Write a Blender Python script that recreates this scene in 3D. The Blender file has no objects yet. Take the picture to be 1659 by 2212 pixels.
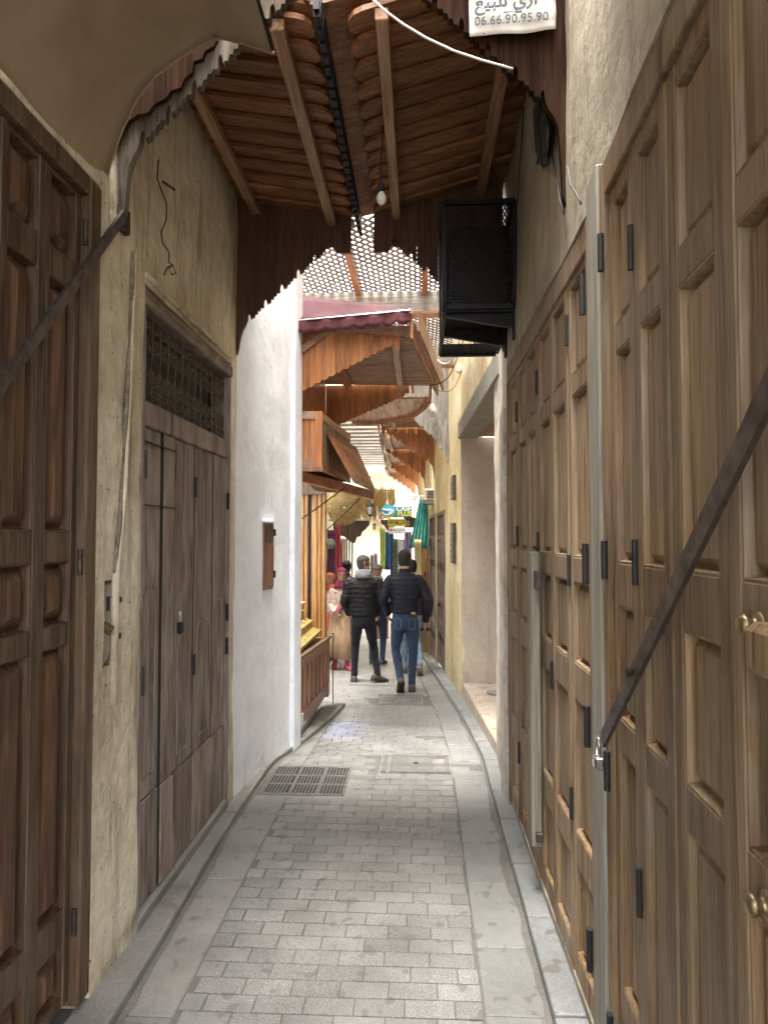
import bpy, bmesh, math, random
from mathutils import Vector, Matrix, noise
random.seed(7)
S = bpy.context.scene
COL = S.collection
R = math.radians
# ------------------------------------------------------------ camera, sky, sun, exposure
CH = 1.65                                   # eye height of the camera
cam_d = bpy.data.cameras.new('camera')
cam = bpy.data.objects.new('camera', cam_d); COL.objects.link(cam)
cam.location = (0, 0, CH)
cam.rotation_euler = (R(90 + 2.15), 0, R(3.05))
cam_d.sensor_fit = 'VERTICAL'; cam_d.sensor_height = 36.0
cam_d.lens = 36.0 * 1464 / 2212
cam_d.clip_start = 0.05; cam_d.clip_end = 400
S.camera = cam
W = bpy.data.worlds.new('World'); S.world = W; W.use_nodes = True
wn = W.node_tree; wn.nodes.clear()
sky = wn.nodes.new('ShaderNodeTexSky'); sky.sky_type = 'NISHITA'; sky.sun_disc = False
SUN_EL, SUN_AZ = 82, 200
sky.sun_elevation = R(SUN_EL); sky.sun_rotation = R(SUN_AZ); sky.dust_density = 4.0; sky.air_density = 1.0
hs = wn.nodes.new('ShaderNodeHueSaturation'); hs.inputs['Saturation'].default_value = 0.28
bg = wn.nodes.new('ShaderNodeBackground'); bg.inputs[1].default_value = 0.15
wo = wn.nodes.new('ShaderNodeOutputWorld')
wn.links.new(sky.outputs[0], hs.inputs['Color']); wn.links.new(hs.outputs[0], bg.inputs[0]); wn.links.new(bg.outputs[0], wo.inputs[0])
sun_d = bpy.data.lights.new('sun', 'SUN'); sun_d.energy = 1.2; sun_d.angle = R(25); sun_d.color = (1, .96, .9)
sun = bpy.data.objects.new('sun', sun_d); COL.objects.link(sun)
sun.rotation_euler = (R(90 - SUN_EL), 0, R(180 - SUN_AZ))
S.view_settings.view_transform = 'Standard'; S.view_settings.look = 'None'
S.view_settings.exposure = 3.75; S.view_settings.gamma = 1.0; S.view_settings.use_curve_mapping = False
S.render.engine = 'CYCLES'
cy = S.cycles
cy.max_bounces = 12; cy.diffuse_bounces = 8; cy.glossy_bounces = 3; cy.transmission_bounces = 4; cy.transparent_max_bounces = 6
cy.use_denoising = True; cy.sample_clamp_indirect = 6.0; cy.caustics_reflective = False; cy.caustics_refractive = False

# ------------------------------------------------------------ measuring helpers
def gz(y):                                  # the alley falls gently away beyond five metres
    return -0.072 * max(0.0, min(y, 24) - 5.0)
_rot = cam.rotation_euler.to_matrix()
def at(x, y, Y):                            # sight line through a measured point, met at distance Y along the alley
    d = _rot @ Vector(((x - 829.5) / 1464, (1106 - y) / 1464, -1))
    return Vector((0, 0, CH)) + d * (Y / d.y)

def onx(x, y, X):                           # the same line met on a wall plane at X
    d = _rot @ Vector(((x - 829.5) / 1464, (1106 - y) / 1464, -1))
    return Vector((0, 0, CH)) + d * (X / d.x)

# ------------------------------------------------------------ mesh helpers
class Fr:                                   # u runs along a wall, n points out of it, z is up
    def __init__(s, o, e=None, n=None, u=None):
        s.o = Vector(o)
        s.u = Vector(u) if u is not None else (Vector(e) - s.o).normalized()
        if n is None: n = (s.u.y, -s.u.x, 0)
        s.n = Vector(n).normalized()
        s.z = Vector((0, 0, 1))
    def __call__(s, u, n, z): return s.o + s.u * u + s.n * n + s.z * z
WORLD = Fr((0, 0, 0), u=(1, 0, 0), n=(0, 1, 0))

class MB:
    def __init__(s): s.v = []; s.f = []; s.flat = set()
    def add(s, vs, fs):
        k = len(s.v); s.v += [Vector(p) for p in vs]; s.f += [[i + k for i in f] for f in fs]; return s
    def box(s, u0, u1, n0, n1, z0, z1, fr=WORLD, ch=0.0):
        if ch <= 0:
            P = [(u0, n0, z0), (u1, n0, z0), (u1, n1, z0), (u0, n1, z0), (u0, n0, z1), (u1, n0, z1), (u1, n1, z1), (u0, n1, z1)]
            return s.add([fr(*p) for p in P], [(0, 3, 2, 1), (4, 5, 6, 7), (0, 1, 5, 4), (1, 2, 6, 5), (2, 3, 7, 6), (3, 0, 4, 7)])
        bm = bmesh.new(); bmesh.ops.create_cube(bm, size=1)
        for v in bm.verts:
            v.co = Vector((u0 + (v.co.x + .5) * (u1 - u0), n0 + (v.co.y + .5) * (n1 - n0), z0 + (v.co.z + .5) * (z1 - z0)))
        bmesh.ops.bevel(bm, geom=bm.edges[:], offset=ch, segments=1, affect='EDGES', clamp_overlap=True)
        bm.verts.index_update()
        s.add([fr(*v.co) for v in bm.verts], [[v.index for v in f.verts] for f in bm.faces]); bm.free(); return s
    def prism(s, poly, n0, n1, fr=WORLD, plane='uz'):       # polygon extruded through n0..n1
        m = len(poly)
        if plane == 'uz': g = lambda a, b, c: fr(a, c, b)
        elif plane == 'un': g = lambda a, b, c: fr(a, b, c)
        else: g = lambda a, b, c: fr(c, a, b)               # 'nz' extruded along u
        vs = [g(a, b, n0) for a, b in poly] + [g(a, b, n1) for a, b in poly]
        fs = [list(range(m)), list(range(2 * m - 1, m - 1, -1))] + [[i, i + m, (i + 1) % m + m, (i + 1) % m] for i in range(m)]
        return s.add(vs, fs)
    def hexa(s, P):                                         # eight corners, bottom four then top four
        return s.add(P, [(0, 3, 2, 1), (4, 5, 6, 7), (0, 1, 5, 4), (1, 2, 6, 5), (2, 3, 7, 6), (3, 0, 4, 7)])
    def slab(s, quad, t, d=(0, 0, 1)):                      # a quad given thickness t along d
        d = Vector(d).normalized() * t; q = [Vector(p) for p in quad]
        return s.hexa(q + [p + d for p in q])
    def tube(s, pts, r, n=8, cap=True, ell=None):
        pts = [Vector(p) for p in pts]; m = len(pts)
        rr = r if isinstance(r, (list, tuple)) else [r] * m
        k = len(s.v); prev = None
        for i, p in enumerate(pts):
            t = (pts[min(i + 1, m - 1)] - pts[max(i - 1, 0)]).normalized()
            if prev is None:
                a = Vector((0, 0, 1)) if abs(t.z) < .9 else Vector((1, 0, 0))
                x = t.cross(a).normalized()
            else:
                x = (prev - t * prev.dot(t)).normalized()
            prev = x; y = t.cross(x)
            for j in range(n):
                a = 2 * math.pi * j / n
                s.v.append(p + (x * math.cos(a) + y * math.sin(a)) * rr[i])
        for i in range(m - 1):
            for j in range(n):
                s.f.append([k + i * n + j, k + i * n + (j + 1) % n, k + (i + 1) * n + (j + 1) % n, k + (i + 1) * n + j])
        if cap:
            s.f.append([k + j for j in range(n)][::-1]); s.f.append([k + (m - 1) * n + j for j in range(n)])
        return s
    def bar(s, a, b, w, h, up=(0, 0, 1)):                   # rectangular bar between two points
        a = Vector(a); b = Vector(b); t = (b - a).normalized(); x = t.cross(Vector(up)).normalized() * w / 2; y = x.cross(t).normalized() * h / 2
        return s.hexa([a - x - y, a + x - y, b + x - y, b - x - y, a - x + y, a + x + y, b + x + y, b - x + y])
    def lathe(s, prof, c, ax=(0, 0, 1), n=16, arc=None):
        ax = Vector(ax).normalized(); a0 = Vector((1, 0, 0)) if abs(ax.x) < .9 else Vector((0, 1, 0))
        x = ax.cross(a0).normalized(); y = ax.cross(x); c = Vector(c); k = len(s.v)
        for r, h in prof:
            for j in range(n):
                a = 2 * math.pi * j / n
                s.v.append(c + ax * h + (x * math.cos(a) + y * math.sin(a)) * max(r, 1e-4))
        m = len(prof)
        for i in range(m - 1):
            for j in range(n):
                s.f.append([k + i * n + j, k + i * n + (j + 1) % n, k + (i + 1) * n + (j + 1) % n, k + (i + 1) * n + j])
        s.f.append([k + j for j in range(n)]); s.f.append([k + (m - 1) * n + j for j in range(n)])
        return s
    def rings(s, rings, cap=True):                          # loft through rings of equal length
        k = len(s.v); n = len(rings[0]); m = len(rings)
        for r in rings: s.v += [Vector(p) for p in r]
        for i in range(m - 1):
            for j in range(n):
                s.f.append([k + i * n + j, k + i * n + (j + 1) % n, k + (i + 1) * n + (j + 1) % n, k + (i + 1) * n + j])
        if cap: s.f.append([k + j for j in range(n)][::-1]); s.f.append([k + (m - 1) * n + j for j in range(n)])
        return s
    def sheet(s, fn, nu, nv):                               # open sheet, give it thickness with solid()
        k = len(s.v)
        for i in range(nu + 1):
            for j in range(nv + 1): s.v.append(Vector(fn(i / nu, j / nv)))
        for i in range(nu):
            for j in range(nv):
                a = k + i * (nv + 1) + j; s.f.append([a, a + 1, a + nv + 2, a + nv + 1])
        return s
    def build(s, name, mat, parent=None, root=None, smooth=False, loc=None, mods=()):
        o_loc = Vector(root.location) if root is not None else (Vector(loc) if loc is not None else Vector((0, 0, 0)))
        me = bpy.data.meshes.new(name)
        me.from_pydata([tuple(p - o_loc) for p in s.v], [], s.f)
        bm = bmesh.new(); bm.from_mesh(me); bmesh.ops.recalc_face_normals(bm, faces=bm.faces); bm.to_mesh(me); bm.free()
        me.materials.append(mat)
        if smooth:
            for p in me.polygons: p.use_smooth = p.index not in s.flat
        o = bpy.data.objects.new(name, me); COL.objects.link(o)
        if parent is not None: o.parent = parent
        elif root is None and loc is not None: o.location = loc
        for kind, kw in mods:
            m = o.modifiers.new(kind.lower(), kind)
            for a, b in kw.items(): setattr(m, a, b)
        return o

def tag(o, label=None, cat=None, group=None, kind=None):
    if label: o['label'] = label
    if cat: o['category'] = cat
    if group: o['group'] = group
    if kind: o['kind'] = kind
    return o
def thing(name, loc, label, cat, group=None):
    o = bpy.data.objects.new(name, None); COL.objects.link(o); o.location = loc; o.empty_display_size = .1
    return tag(o, label, cat, group)
def part(mb, name, mat, root, parent=None, **k): return mb.build(name, mat, parent or root, root, **k)
def copy_tree(o, parent=None):
    c = o.copy(); COL.objects.link(c); c.parent = parent
    for ch in o.children: copy_tree(ch, c)
    return c

# ------------------------------------------------------------ materials
def mat(name, build, rough=.7, metallic=0.0, spec=.5):
    m = bpy.data.materials.new(name); m.use_nodes = True; nt = m.node_tree; b = nt.nodes['Principled BSDF']
    b.inputs['Roughness'].default_value = rough; b.inputs['Metallic'].default_value = metallic
    b.inputs['Specular IOR Level'].default_value = spec
    if build: build(nt, b)
    return m
def N(nt, t, **k):
    n = nt.nodes.new('ShaderNode' + t)
    for a, v in k.items():
        if a in n.inputs and not hasattr(n, a): n.inputs[a].default_value = v
        elif hasattr(n, a): setattr(n, a, v)
        else: n.inputs[a].default_value = v
    return n
def coords(nt, src='obj', scale=(1, 1, 1), jitter=0.0):
    if src == 'obj': tc = nt.nodes.new('ShaderNodeTexCoord'); out = tc.outputs['Object']
    else: g = nt.nodes.new('ShaderNodeNewGeometry'); out = g.outputs['Position']
    if jitter:
        oi = nt.nodes.new('ShaderNodeObjectInfo'); mu = N(nt, 'Math', operation='MULTIPLY'); mu.inputs[1].default_value = jitter
        nt.links.new(oi.outputs['Random'], mu.inputs[0])
        ad = N(nt, 'VectorMath', operation='ADD'); nt.links.new(out, ad.inputs[0]); nt.links.new(mu.outputs[0], ad.inputs[1]); out = ad.outputs[0]
    mp = nt.nodes.new('ShaderNodeMapping'); mp.inputs['Scale'].default_value = scale
    nt.links.new(out, mp.inputs['Vector']); return mp.outputs[0]
def noi(nt, vec, scale, detail=4, rough=.55, dist=0.0):
    n = nt.nodes.new('ShaderNodeTexNoise'); n.inputs['Scale'].default_value = scale; n.inputs['Detail'].default_value = detail
    n.inputs['Roughness'].default_value = rough; n.inputs['Distortion'].default_value = dist
    nt.links.new(vec, n.inputs['Vector']); return n.outputs['Fac']
def ramp(nt, fac, stops):
    r = nt.nodes.new('ShaderNodeValToRGB'); e = r.color_ramp.elements
    while len(e) < len(stops): e.new(.5)
    for i, (p, c) in enumerate(stops):
        e[i].position = p; e[i].color = (*c, 1) if isinstance(c, (tuple, list)) else (c, c, c, 1)
    nt.links.new(fac, r.inputs[0]); return r.outputs[0]
def mix(nt, fac, a, b, mode='MIX'):
    m = nt.nodes.new('ShaderNodeMix'); m.data_type = 'RGBA'; m.blend_type = mode
    for s_, v in ((m.inputs[0], fac), (m.inputs[6], a), (m.inputs[7], b)):
        if isinstance(v, (int, float)): s_.default_value = v
        elif isinstance(v, tuple): s_.default_value = (*v, 1)
        else: nt.links.new(v, s_)
    return m.outputs[2]
def bump(nt, b, h, strength=.4, dist=.01, prev=None):
    n = nt.nodes.new('ShaderNodeBump'); n.inputs['Strength'].default_value = strength; n.inputs['Distance'].default_value = dist
    nt.links.new(h, n.inputs['Height'])
    if prev: nt.links.new(prev, n.inputs['Normal'])
    nt.links.new(n.outputs[0], b.inputs['Normal']); return n.outputs[0]
def objvar(nt, col, amt=.25):
    oi = nt.nodes.new('ShaderNodeObjectInfo')
    v = ramp(nt, oi.outputs['Random'], [(0, 1 - amt), (1, 1 + amt)])
    return mix(nt, 1.0, col, v, 'MULTIPLY')

def wood(name, dark, mid, light, axis='z', rough=.6, wear=None, wear_amt=.5, var=.18, gscale=1.0, spec=.4, stain=None, patina=.0, pcol=(.24, .205, .165)):
    sc = {'z': (1, 1, .07), 'y': (1, .07, 1), 'x': (.07, 1, 1)}[axis]
    fs = {'z': (1, 1, .02), 'y': (1, .02, 1), 'x': (.02, 1, 1)}[axis]
    def f(nt, b):
        v = coords(nt, 'obj', sc, 17.0); v2 = coords(nt, 'obj', fs, 9.0); v3 = coords(nt, 'obj', (1, 1, .35) if axis == 'z' else (1, 1, 1), 5.0)
        g = noi(nt, v, 22 * gscale, 5, .6, 1.2); fine = noi(nt, v2, 160 * gscale, 3, .6)
        c = ramp(nt, g, [(.32, dark), (.5, mid), (.68, light)])
        fr_ = ramp(nt, fine, [(.35, .40), (.62, 1.2)]); c = mix(nt, .65, c, fr_, 'MULTIPLY')
        if stain:
            sf = ramp(nt, noi(nt, coords(nt, 'obj', (1, 1, .12) if axis == 'z' else sc, 3.0), 9, 4, .6, .6), [(.55, 0.0), (.66, 1.0)])
            c = mix(nt, sf, c, stain)
        pf = ramp(nt, noi(nt, coords(nt, 'geo', (1, 1, .4)), 2.6, 6, .7, .4), [(.42, 0.0), (.68, patina)]); c = mix(nt, pf, c, pcol)
        if wear:
            wf = ramp(nt, noi(nt, v3, 6, 6, .7, .5), [(.5 - .1 * wear_amt, 0.0), (.72, wear_amt)]); c = mix(nt, wf, c, wear)
        c = objvar(nt, c, var); nt.links.new(c, b.inputs['Base Color'])
        rr = ramp(nt, g, [(.3, min(1, rough + .1)), (.7, max(0.05, rough - .12))]); nt.links.new(rr, b.inputs['Roughness'])
        n1 = bump(nt, b, fine, .35, .002); bump(nt, b, g, .3, .004, n1)
    return mat(name, f, rough, spec=spec)

def plaster(name, c1, c2, c3, streak=(.2, .16, .1), samt=.5, stain=None, stain_z=None, bscale=1.0, rough=.9, flake=None, pits=.35, con=1.0, spots=1.0):
    def f(nt, b):
        p = coords(nt, 'geo'); big = noi(nt, p, 1.3, 5, .6, .4); med = noi(nt, p, 7, 6, .65); fine = noi(nt, p, 90, 4, .7); mid = noi(nt, p, 24, 5, .6)
        c = ramp(nt, big, [(.3, c1), (.5, c2), (.7, c3)])
        c = mix(nt, .75 * con, c, ramp(nt, med, [(.3, .55), (.5, .95), (.65, 1.12)]), 'MULTIPLY'); c = mix(nt, .5 * con, c, ramp(nt, mid, [(.3, .6), (.6, 1.12)]), 'MULTIPLY')
        sv = coords(nt, 'geo', (1, 1, .09)); st = ramp(nt, noi(nt, sv, 13, 6, .7, .3), [(.5, 0.0), (.72, samt)]); c = mix(nt, st, c, streak)
        if flake:
            ff = ramp(nt, noi(nt, p, 3.1, 8, .75, .2), [(.60, 0.0), (.615, 1.0)]); c = mix(nt, ff, c, flake)
        if stain:
            sx = nt.nodes.new('ShaderNodeSeparateXYZ'); g = nt.nodes.new('ShaderNodeNewGeometry'); nt.links.new(g.outputs['Position'], sx.inputs[0])
            h = N(nt, 'Math', operation='MULTIPLY_ADD'); nt.links.new(noi(nt, p, 3.5, 6, .7), h.inputs[0]); h.inputs[1].default_value = 1.5; nt.links.new(sx.outputs['Z'], h.inputs[2])
            c = mix(nt, ramp(nt, h.outputs[0], [(stain_z, .8), (min(1, stain_z + .35), 0.0)]), c, stain)
        sp = ramp(nt, noi(nt, p, 55, 2, .5), [(.26, spots), (.31, 0.0)]); c = mix(nt, sp, c, (.12, .09, .06))
        nt.links.new(c, b.inputs['Base Color'])
        n1 = bump(nt, b, med, .5 * bscale, .03); n2 = bump(nt, b, mid, .45 * bscale, .012, n1); bump(nt, b, fine, pits, .003, n2)
    return mat(name, f, rough, spec=.2)

def stone(name, c1, c2, c3, speck=.3, rough=.55, var=.12, bs=.5, stainc=(.12, .11, .10)):
    def f(nt, b):
        p = coords(nt, 'geo'); n1 = noi(nt, p, 3, 5, .6); n2 = noi(nt, p, 220, 3, .7); n3 = noi(nt, p, 28, 6, .7)
        c = ramp(nt, n1, [(.3, c1), (.5, c2), (.7, c3)])
        c = mix(nt, speck, c, ramp(nt, n2, [(.35, .35), (.5, .95), (.66, 1.75)]), 'MULTIPLY')
        c = mix(nt, .5, c, ramp(nt, n3, [(.3, .7), (.6, 1.1)]), 'MULTIPLY')
        vo = nt.nodes.new('ShaderNodeTexNoise'); vo.inputs['Scale'].default_value = 11; vo.inputs['Detail'].default_value = 1; nt.links.new(p, vo.inputs['Vector'])
        c = mix(nt, ramp(nt, vo.outputs['Fac'], [(.645, 0.0), (.685, .7)]), c, stainc)
        c = objvar(nt, c, var); nt.links.new(c, b.inputs['Base Color'])
        nt.links.new(ramp(nt, n3, [(.3, rough - .15), (.7, rough + .15)]), b.inputs['Roughness'])
        a = bump(nt, b, n2, bs, .002); bump(nt, b, n3, bs, .006, a)
    return mat(name, f, rough, spec=.45)
def plain(name, col, rough=.6, metallic=0.0, noise_amt=.35, scale=30, var=0.0, bs=.15, spec=.5):
    def f(nt, b):
        p = coords(nt, 'obj'); n = noi(nt, p, scale, 5, .65)
        c = mix(nt, noise_amt, col, ramp(nt, n, [(.3, .4), (.7, 1.5)]), 'MULTIPLY')
        if var: c = objvar(nt, c, var)
        nt.links.new(c, b.inputs['Base Color']); nt.links.new(ramp(nt, n, [(.3, min(1, rough + .12)), (.7, max(.05, rough - .1))]), b.inputs['Roughness'])
        if bs: bump(nt, b, n, bs, .004)
    return mat(name, f, rough, metallic, spec)
def cloth(name, a, b2=None, scale=18, rough=.9, stripes=None):
    def f(nt, b):
        p = coords(nt, 'obj', (1, 1, .25)); n = noi(nt, p, scale, 4, .6, .8)
        c = ramp(nt, n, [(.35, a), (.62, b2 or tuple(x * 1.25 for x in a))])
        w = noi(nt, coords(nt, 'obj'), 400, 2, .5); c = mix(nt, .35, c, ramp(nt, w, [(.3, .6), (.7, 1.3)]), 'MULTIPLY')
        nt.links.new(c, b.inputs['Base Color']); bump(nt, b, w, .2, .002)
        b.inputs['Sheen Weight'].default_value = .15
    return mat(name, f, rough, spec=.2)

M = {}
M['plaster_left'] = plaster('plaster_left', (.50, .415, .285), (.68, .59, .43), (.76, .685, .53), (.22, .155, .095), .80, (.20, .15, .10), .60, bscale=1.2, con=.62)
M['plaster_white'] = plaster('plaster_white', (.77, .80, .85), (.83, .86, .91), (.86, .88, .92), (.66, .65, .64), .22, (.50, .43, .34), .45, bscale=.5, con=.22, spots=.3)
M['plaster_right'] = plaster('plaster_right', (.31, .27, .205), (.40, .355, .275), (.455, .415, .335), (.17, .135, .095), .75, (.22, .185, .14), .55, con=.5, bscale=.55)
M['plaster_pilaster'] = plaster('plaster_pilaster', (.52, .44, .33), (.68, .64, .56), (.74, .73, .69), (.38, .27, .15), .85, (.40, .33, .25), .8)
M['plaster_jamb'] = plaster('plaster_jamb', (.46, .39, .31), (.55, .47, .38), (.62, .54, .44), (.33, .26, .18), .4, (.33, .26, .18), .5, bscale=.5, con=.3)
M['plaster_yellow'] = plaster('plaster_yellow', (.60, .49, .26), (.74, .64, .40), (.80, .73, .52), (.45, .29, .11), .65, (.45, .37, .27), .45, con=.5)
M['plaster_cream'] = plaster('plaster_cream', (.70, .62, .42), (.80, .74, .56), (.84, .80, .66), (.5, .4, .25), .4)
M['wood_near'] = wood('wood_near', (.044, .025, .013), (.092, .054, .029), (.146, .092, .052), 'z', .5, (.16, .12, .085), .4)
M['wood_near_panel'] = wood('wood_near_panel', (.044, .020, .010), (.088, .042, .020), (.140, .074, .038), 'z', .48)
M['wood_grey'] = wood('wood_grey', (.130, .094, .076), (.225, .170, .140), (.310, .245, .208), 'z', .75, (.42, .36, .31), .75, var=.10, stain=(.085, .056, .040))
M['wood_beam'] = wood('wood_beam', (.11, .08, .06), (.20, .155, .115), (.30, .25, .19), 'y', .8, (.40, .34, .25), .6)
M['wood_shutter'] = wood('wood_shutter', (.130, .074, .034), (.235, .145, .070), (.320, .212, .110), 'z', .55, (.33, .28, .21), .5, stain=(.11, .040, .020), patina=.6)
M['wood_panel'] = wood('wood_panel', (.155, .088, .036), (.265, .166, .076), (.355, .240, .122), 'z', .52, (.31, .26, .20), .5, stain=(.13, .048, .022), patina=.5)
M['wood_orange'] = wood('wood_orange', (.30, .105, .032), (.48, .185, .062), (.60, .28, .115), 'z', .32, (.45, .27, .22), .25, spec=.5)
M['wood_orange_y'] = wood('wood_orange_y', (.22, .08, .03), (.36, .15, .06), (.46, .23, .11), 'y', .4, (.45, .32, .25), .4)
M['wood_orange_x'] = wood('wood_orange_x', (.22, .10, .055), (.34, .17, .10), (.42, .25, .16), 'x', .5, (.46, .36, .29), .6)
M['wood_soffit'] = wood('wood_soffit', (.22, .12, .08), (.34, .21, .15), (.42, .29, .22), 'x', .6, (.48, .38, .31), .6)
M['wood_counter'] = wood('wood_counter', (.17, .076, .042), (.29, .138, .080), (.38, .205, .130), 'z', .4, (.40, .33, .29), .3)
M['wood_honey'] = wood('wood_honey', (.20, .09, .026), (.33, .165, .05), (.44, .25, .09), 'z', .3)
M['wood_canopy'] = wood('wood_canopy', (.150, .060, .024), (.270, .118, .050), (.370, .180, .085), 'x', .5, (.26, .17, .11), .25, var=.22)
M['wood_rafter'] = wood('wood_rafter', (.18, .092, .042), (.290, .160, .082), (.380, .235, .135), 'y', .5, (.32, .26, .20), .35)
M['wood_fascia'] = wood('wood_fascia', (.050, .020, .011), (.090, .037, .020), (.130, .058, .031), 'z', .6, (.16, .11, .08), .3)
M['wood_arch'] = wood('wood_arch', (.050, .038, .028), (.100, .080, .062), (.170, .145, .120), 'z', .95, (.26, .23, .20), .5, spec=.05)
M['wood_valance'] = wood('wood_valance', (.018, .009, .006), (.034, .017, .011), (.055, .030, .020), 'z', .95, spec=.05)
M['wood_weathered'] = wood('wood_weathered', (.20, .185, .165), (.33, .31, .285), (.46, .44, .41), 'z', .85, (.70, .68, .64), .6, stain=(.22, .19, .16))
M['wood_weathered_x'] = wood('wood_weathered_x', (.24, .23, .22), (.40, .38, .36), (.54, .52, .49), 'x', .85, (.5, .32, .16), .5)
M['paint_white'] = wood('paint_white', (.22, .21, .18), (.29, .28, .24), (.35, .34, .30), 'z', .7, (.22, .19, .15), .6, var=.05, stain=(.24, .21, .16))
M['pale_bar'] = wood('pale_bar', (.20, .19, .145), (.28, .27, .21), (.36, .345, .28), 'z', .6, (.28, .22, .15), .5, var=.05)
M['iron'] = plain('iron', (.018, .018, .020), .5, .6, .5, 60)
M['iron_scroll'] = plain('iron_scroll', (.115, .085, .062), .7, .3, .7, 40)
M['wood_louvre'] = wood('wood_louvre', (.14, .13, .12), (.23, .215, .20), (.32, .30, .28), 'x', .85, (.36, .30, .24), .5)
M['iron_rust'] = plain('iron_rust', (.060, .045, .036), .6, .7, .8, 40)
M['iron_bar'] = plain('iron_bar', (.115, .095, .088), .48, .7, .6, 22)
M['steel'] = plain('steel', (.55, .54, .52), .28, .95, .3, 50)
M['brass'] = plain('brass', (.34, .26, .15), .38, .85, .7, 60)
M['gold_leaf'] = plain('gold_leaf', (.40, .30, .10), .4, .5, .6, 12)
M['black'] = plain('black', (.012, .012, .013), .6, 0, .3)
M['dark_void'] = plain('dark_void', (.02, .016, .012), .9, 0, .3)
M['paver'] = stone('paver', (.160, .157, .147), (.205, .202, .190), (.248, .245, .232), .8, .5)
M['paver_blue'] = stone('paver_blue', (.165, .175, .215), (.215, .228, .275), (.26, .27, .32), .55, .45)
M['slab'] = stone('slab', (.17, .172, .162), (.215, .218, .207), (.255, .257, .245), .35, .5, .08)
M['kerb'] = stone('kerb', (.18, .187, .182), (.235, .243, .238), (.285, .293, .288), .4, .5, .06)
M['kerb_left'] = stone('kerb_left', (.16, .155, .138), (.215, .208, .19), (.265, .257, .235), .4, .65, .06, stainc=(.15, .13, .11))
M['mortar'] = stone('mortar', (.10, .096, .087), (.135, .13, .118), (.165, .158, .145), .4, .85, 0)
M['cement'] = stone('cement', (.17, .166, .152), (.215, .211, .194), (.26, .253, .235), .3, .75, .04)
M['floor_tan'] = stone('floor_tan', (.34, .28, .215), (.42, .355, .28), (.50, .43, .345), .25, .7, .04)
M['dirt'] = stone('dirt', (.12, .112, .098), (.155, .146, .13), (.19, .18, .162), .5, .85, .0)
M['cast_iron'] = plain('cast_iron', (.20, .19, .18), .5, .5, .5, 30, bs=.3)
M['awning_red'] = cloth('awning_red', (.085, .022, .028), (.125, .042, .050), 9)
M['fabric_beige'] = cloth('fabric_beige', (.28, .195, .110), (.36, .26, .155), 3.2, .75)
M['banner'] = cloth('banner', (.50, .48, .44), (.58, .56, .52), 8)
M['ink'] = plain('ink', (.06, .06, .09), .8, 0, .2)
M['straw'] = None
def _straw(nt, b):
    p = coords(nt, 'obj'); n = noi(nt, p, 30, 4, .6); w = noi(nt, coords(nt, 'obj', (1, 1, 1)), 240, 2, .6)
    c = ramp(nt, n, [(.3, (.26, .17, .055)), (.5, (.42, .30, .12)), (.7, (.54, .42, .20))]); c = mix(nt, .6, c, ramp(nt, w, [(.35, .5), (.65, 1.4)]), 'MULTIPLY')
    nt.links.new(c, b.inputs['Base Color']); bump(nt, b, w, .6, .004)
M['straw'] = mat('straw', _straw, .8, spec=.25)
M['skin'] = plain('skin', (.40, .22, .15), .55, 0, .2, 60)
M['hair'] = plain('hair', (.012, .009, .008), .7, 0, .6, 300, bs=.6)
M['hair_grey'] = plain('hair_grey', (.055, .050, .048), .75, 0, .7, 300, bs=.6)
M['white_plastic'] = plain('white_plastic', (.72, .73, .73), .4, 0, .15)
M['ac_white'] = plain('ac_white', (.50, .49, .45), .5, 0, .35, 14)
def _glass(nt, b):
    b.inputs['Base Color'].default_value = (.8, .84, .84, 1); b.inputs['Transmission Weight'].default_value = .85
M['glass'] = mat('glass', _glass, .05)
def _bulb(nt, b):
    b.inputs['Base Color'].default_value = (.82, .82, .78, 1)
M['bulb_glass'] = mat('bulb_glass', _bulb, .15)
# ============================================================ GROUND
def strip_mesh(name, mat_, xa, xb, ys, dz, base=.25):
    mb = MB(); k = 0
    for y in ys:
        mb.v += [Vector((xa(y), y, gz(y) + dz)), Vector((xb(y), y, gz(y) + dz)), Vector((xb(y), y, gz(y) + dz - base)), Vector((xa(y), y, gz(y) + dz - base))]
    n = len(ys)
    for i in range(n - 1):
        a = 4 * i; b = a + 4
        mb.f += [[a, a + 1, b + 1, b], [a + 1, a + 2, b + 2, b + 1], [a + 2, a + 3, b + 3, b + 2], [a + 3, a, b, b + 3]]
    mb.f += [[0, 1, 2, 3], [4 * n - 4, 4 * n - 1, 4 * n - 2, 4 * n - 3]]
    return mb
ys = [-60, -4] + [i * .5 for i in range(0, 60)] + [60, 150]
ground = strip_mesh('ground', None, lambda y: -150, lambda y: 150, ys, -.0045).build('ground', M['mortar'])
tag(ground, 'grey mortar bed under the alley paving', kind='structure')

def kerb_r(y):                               # face of the right hand kerb
    pts = [(-5, .42), (4.6, .455), (5.2, .46), (6.5, .42), (8, .33), (9.7, .22), (13, .02), (20, -.3), (40, -.9)]
    for (a, p), (b, q) in zip(pts, pts[1:]):
        if y <= b: return p + (q - p) * (y - a) / (b - a)
    return pts[-1][1]
def kerb_l(y):
    pts = [(-5, -1.03), (2.3, -1.035), (4.0, -1.085), (4.9, -1.065), (5.75, -.935), (6.95, -.83), (7.4, -.80)]
    for (a, p), (b, q) in zip(pts, pts[1:]):
        if y <= b: return p + (q - p) * (y - a) / (b - a)
    return pts[-1][1]
def wall_r(y):
    pts = [(-5, .36), (0, .48), (2.15, .545), (4.2, .535), (5.1, .56), (6.5, .52), (7.8, .47), (9.7, .36), (12.8, .17), (16, -.02), (24, -.5)]
    for (a, p), (b, q) in zip(pts, pts[1:]):
        if y <= b: return p + (q - p) * (y - a) / (b - a)
    return pts[-1][1]
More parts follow.
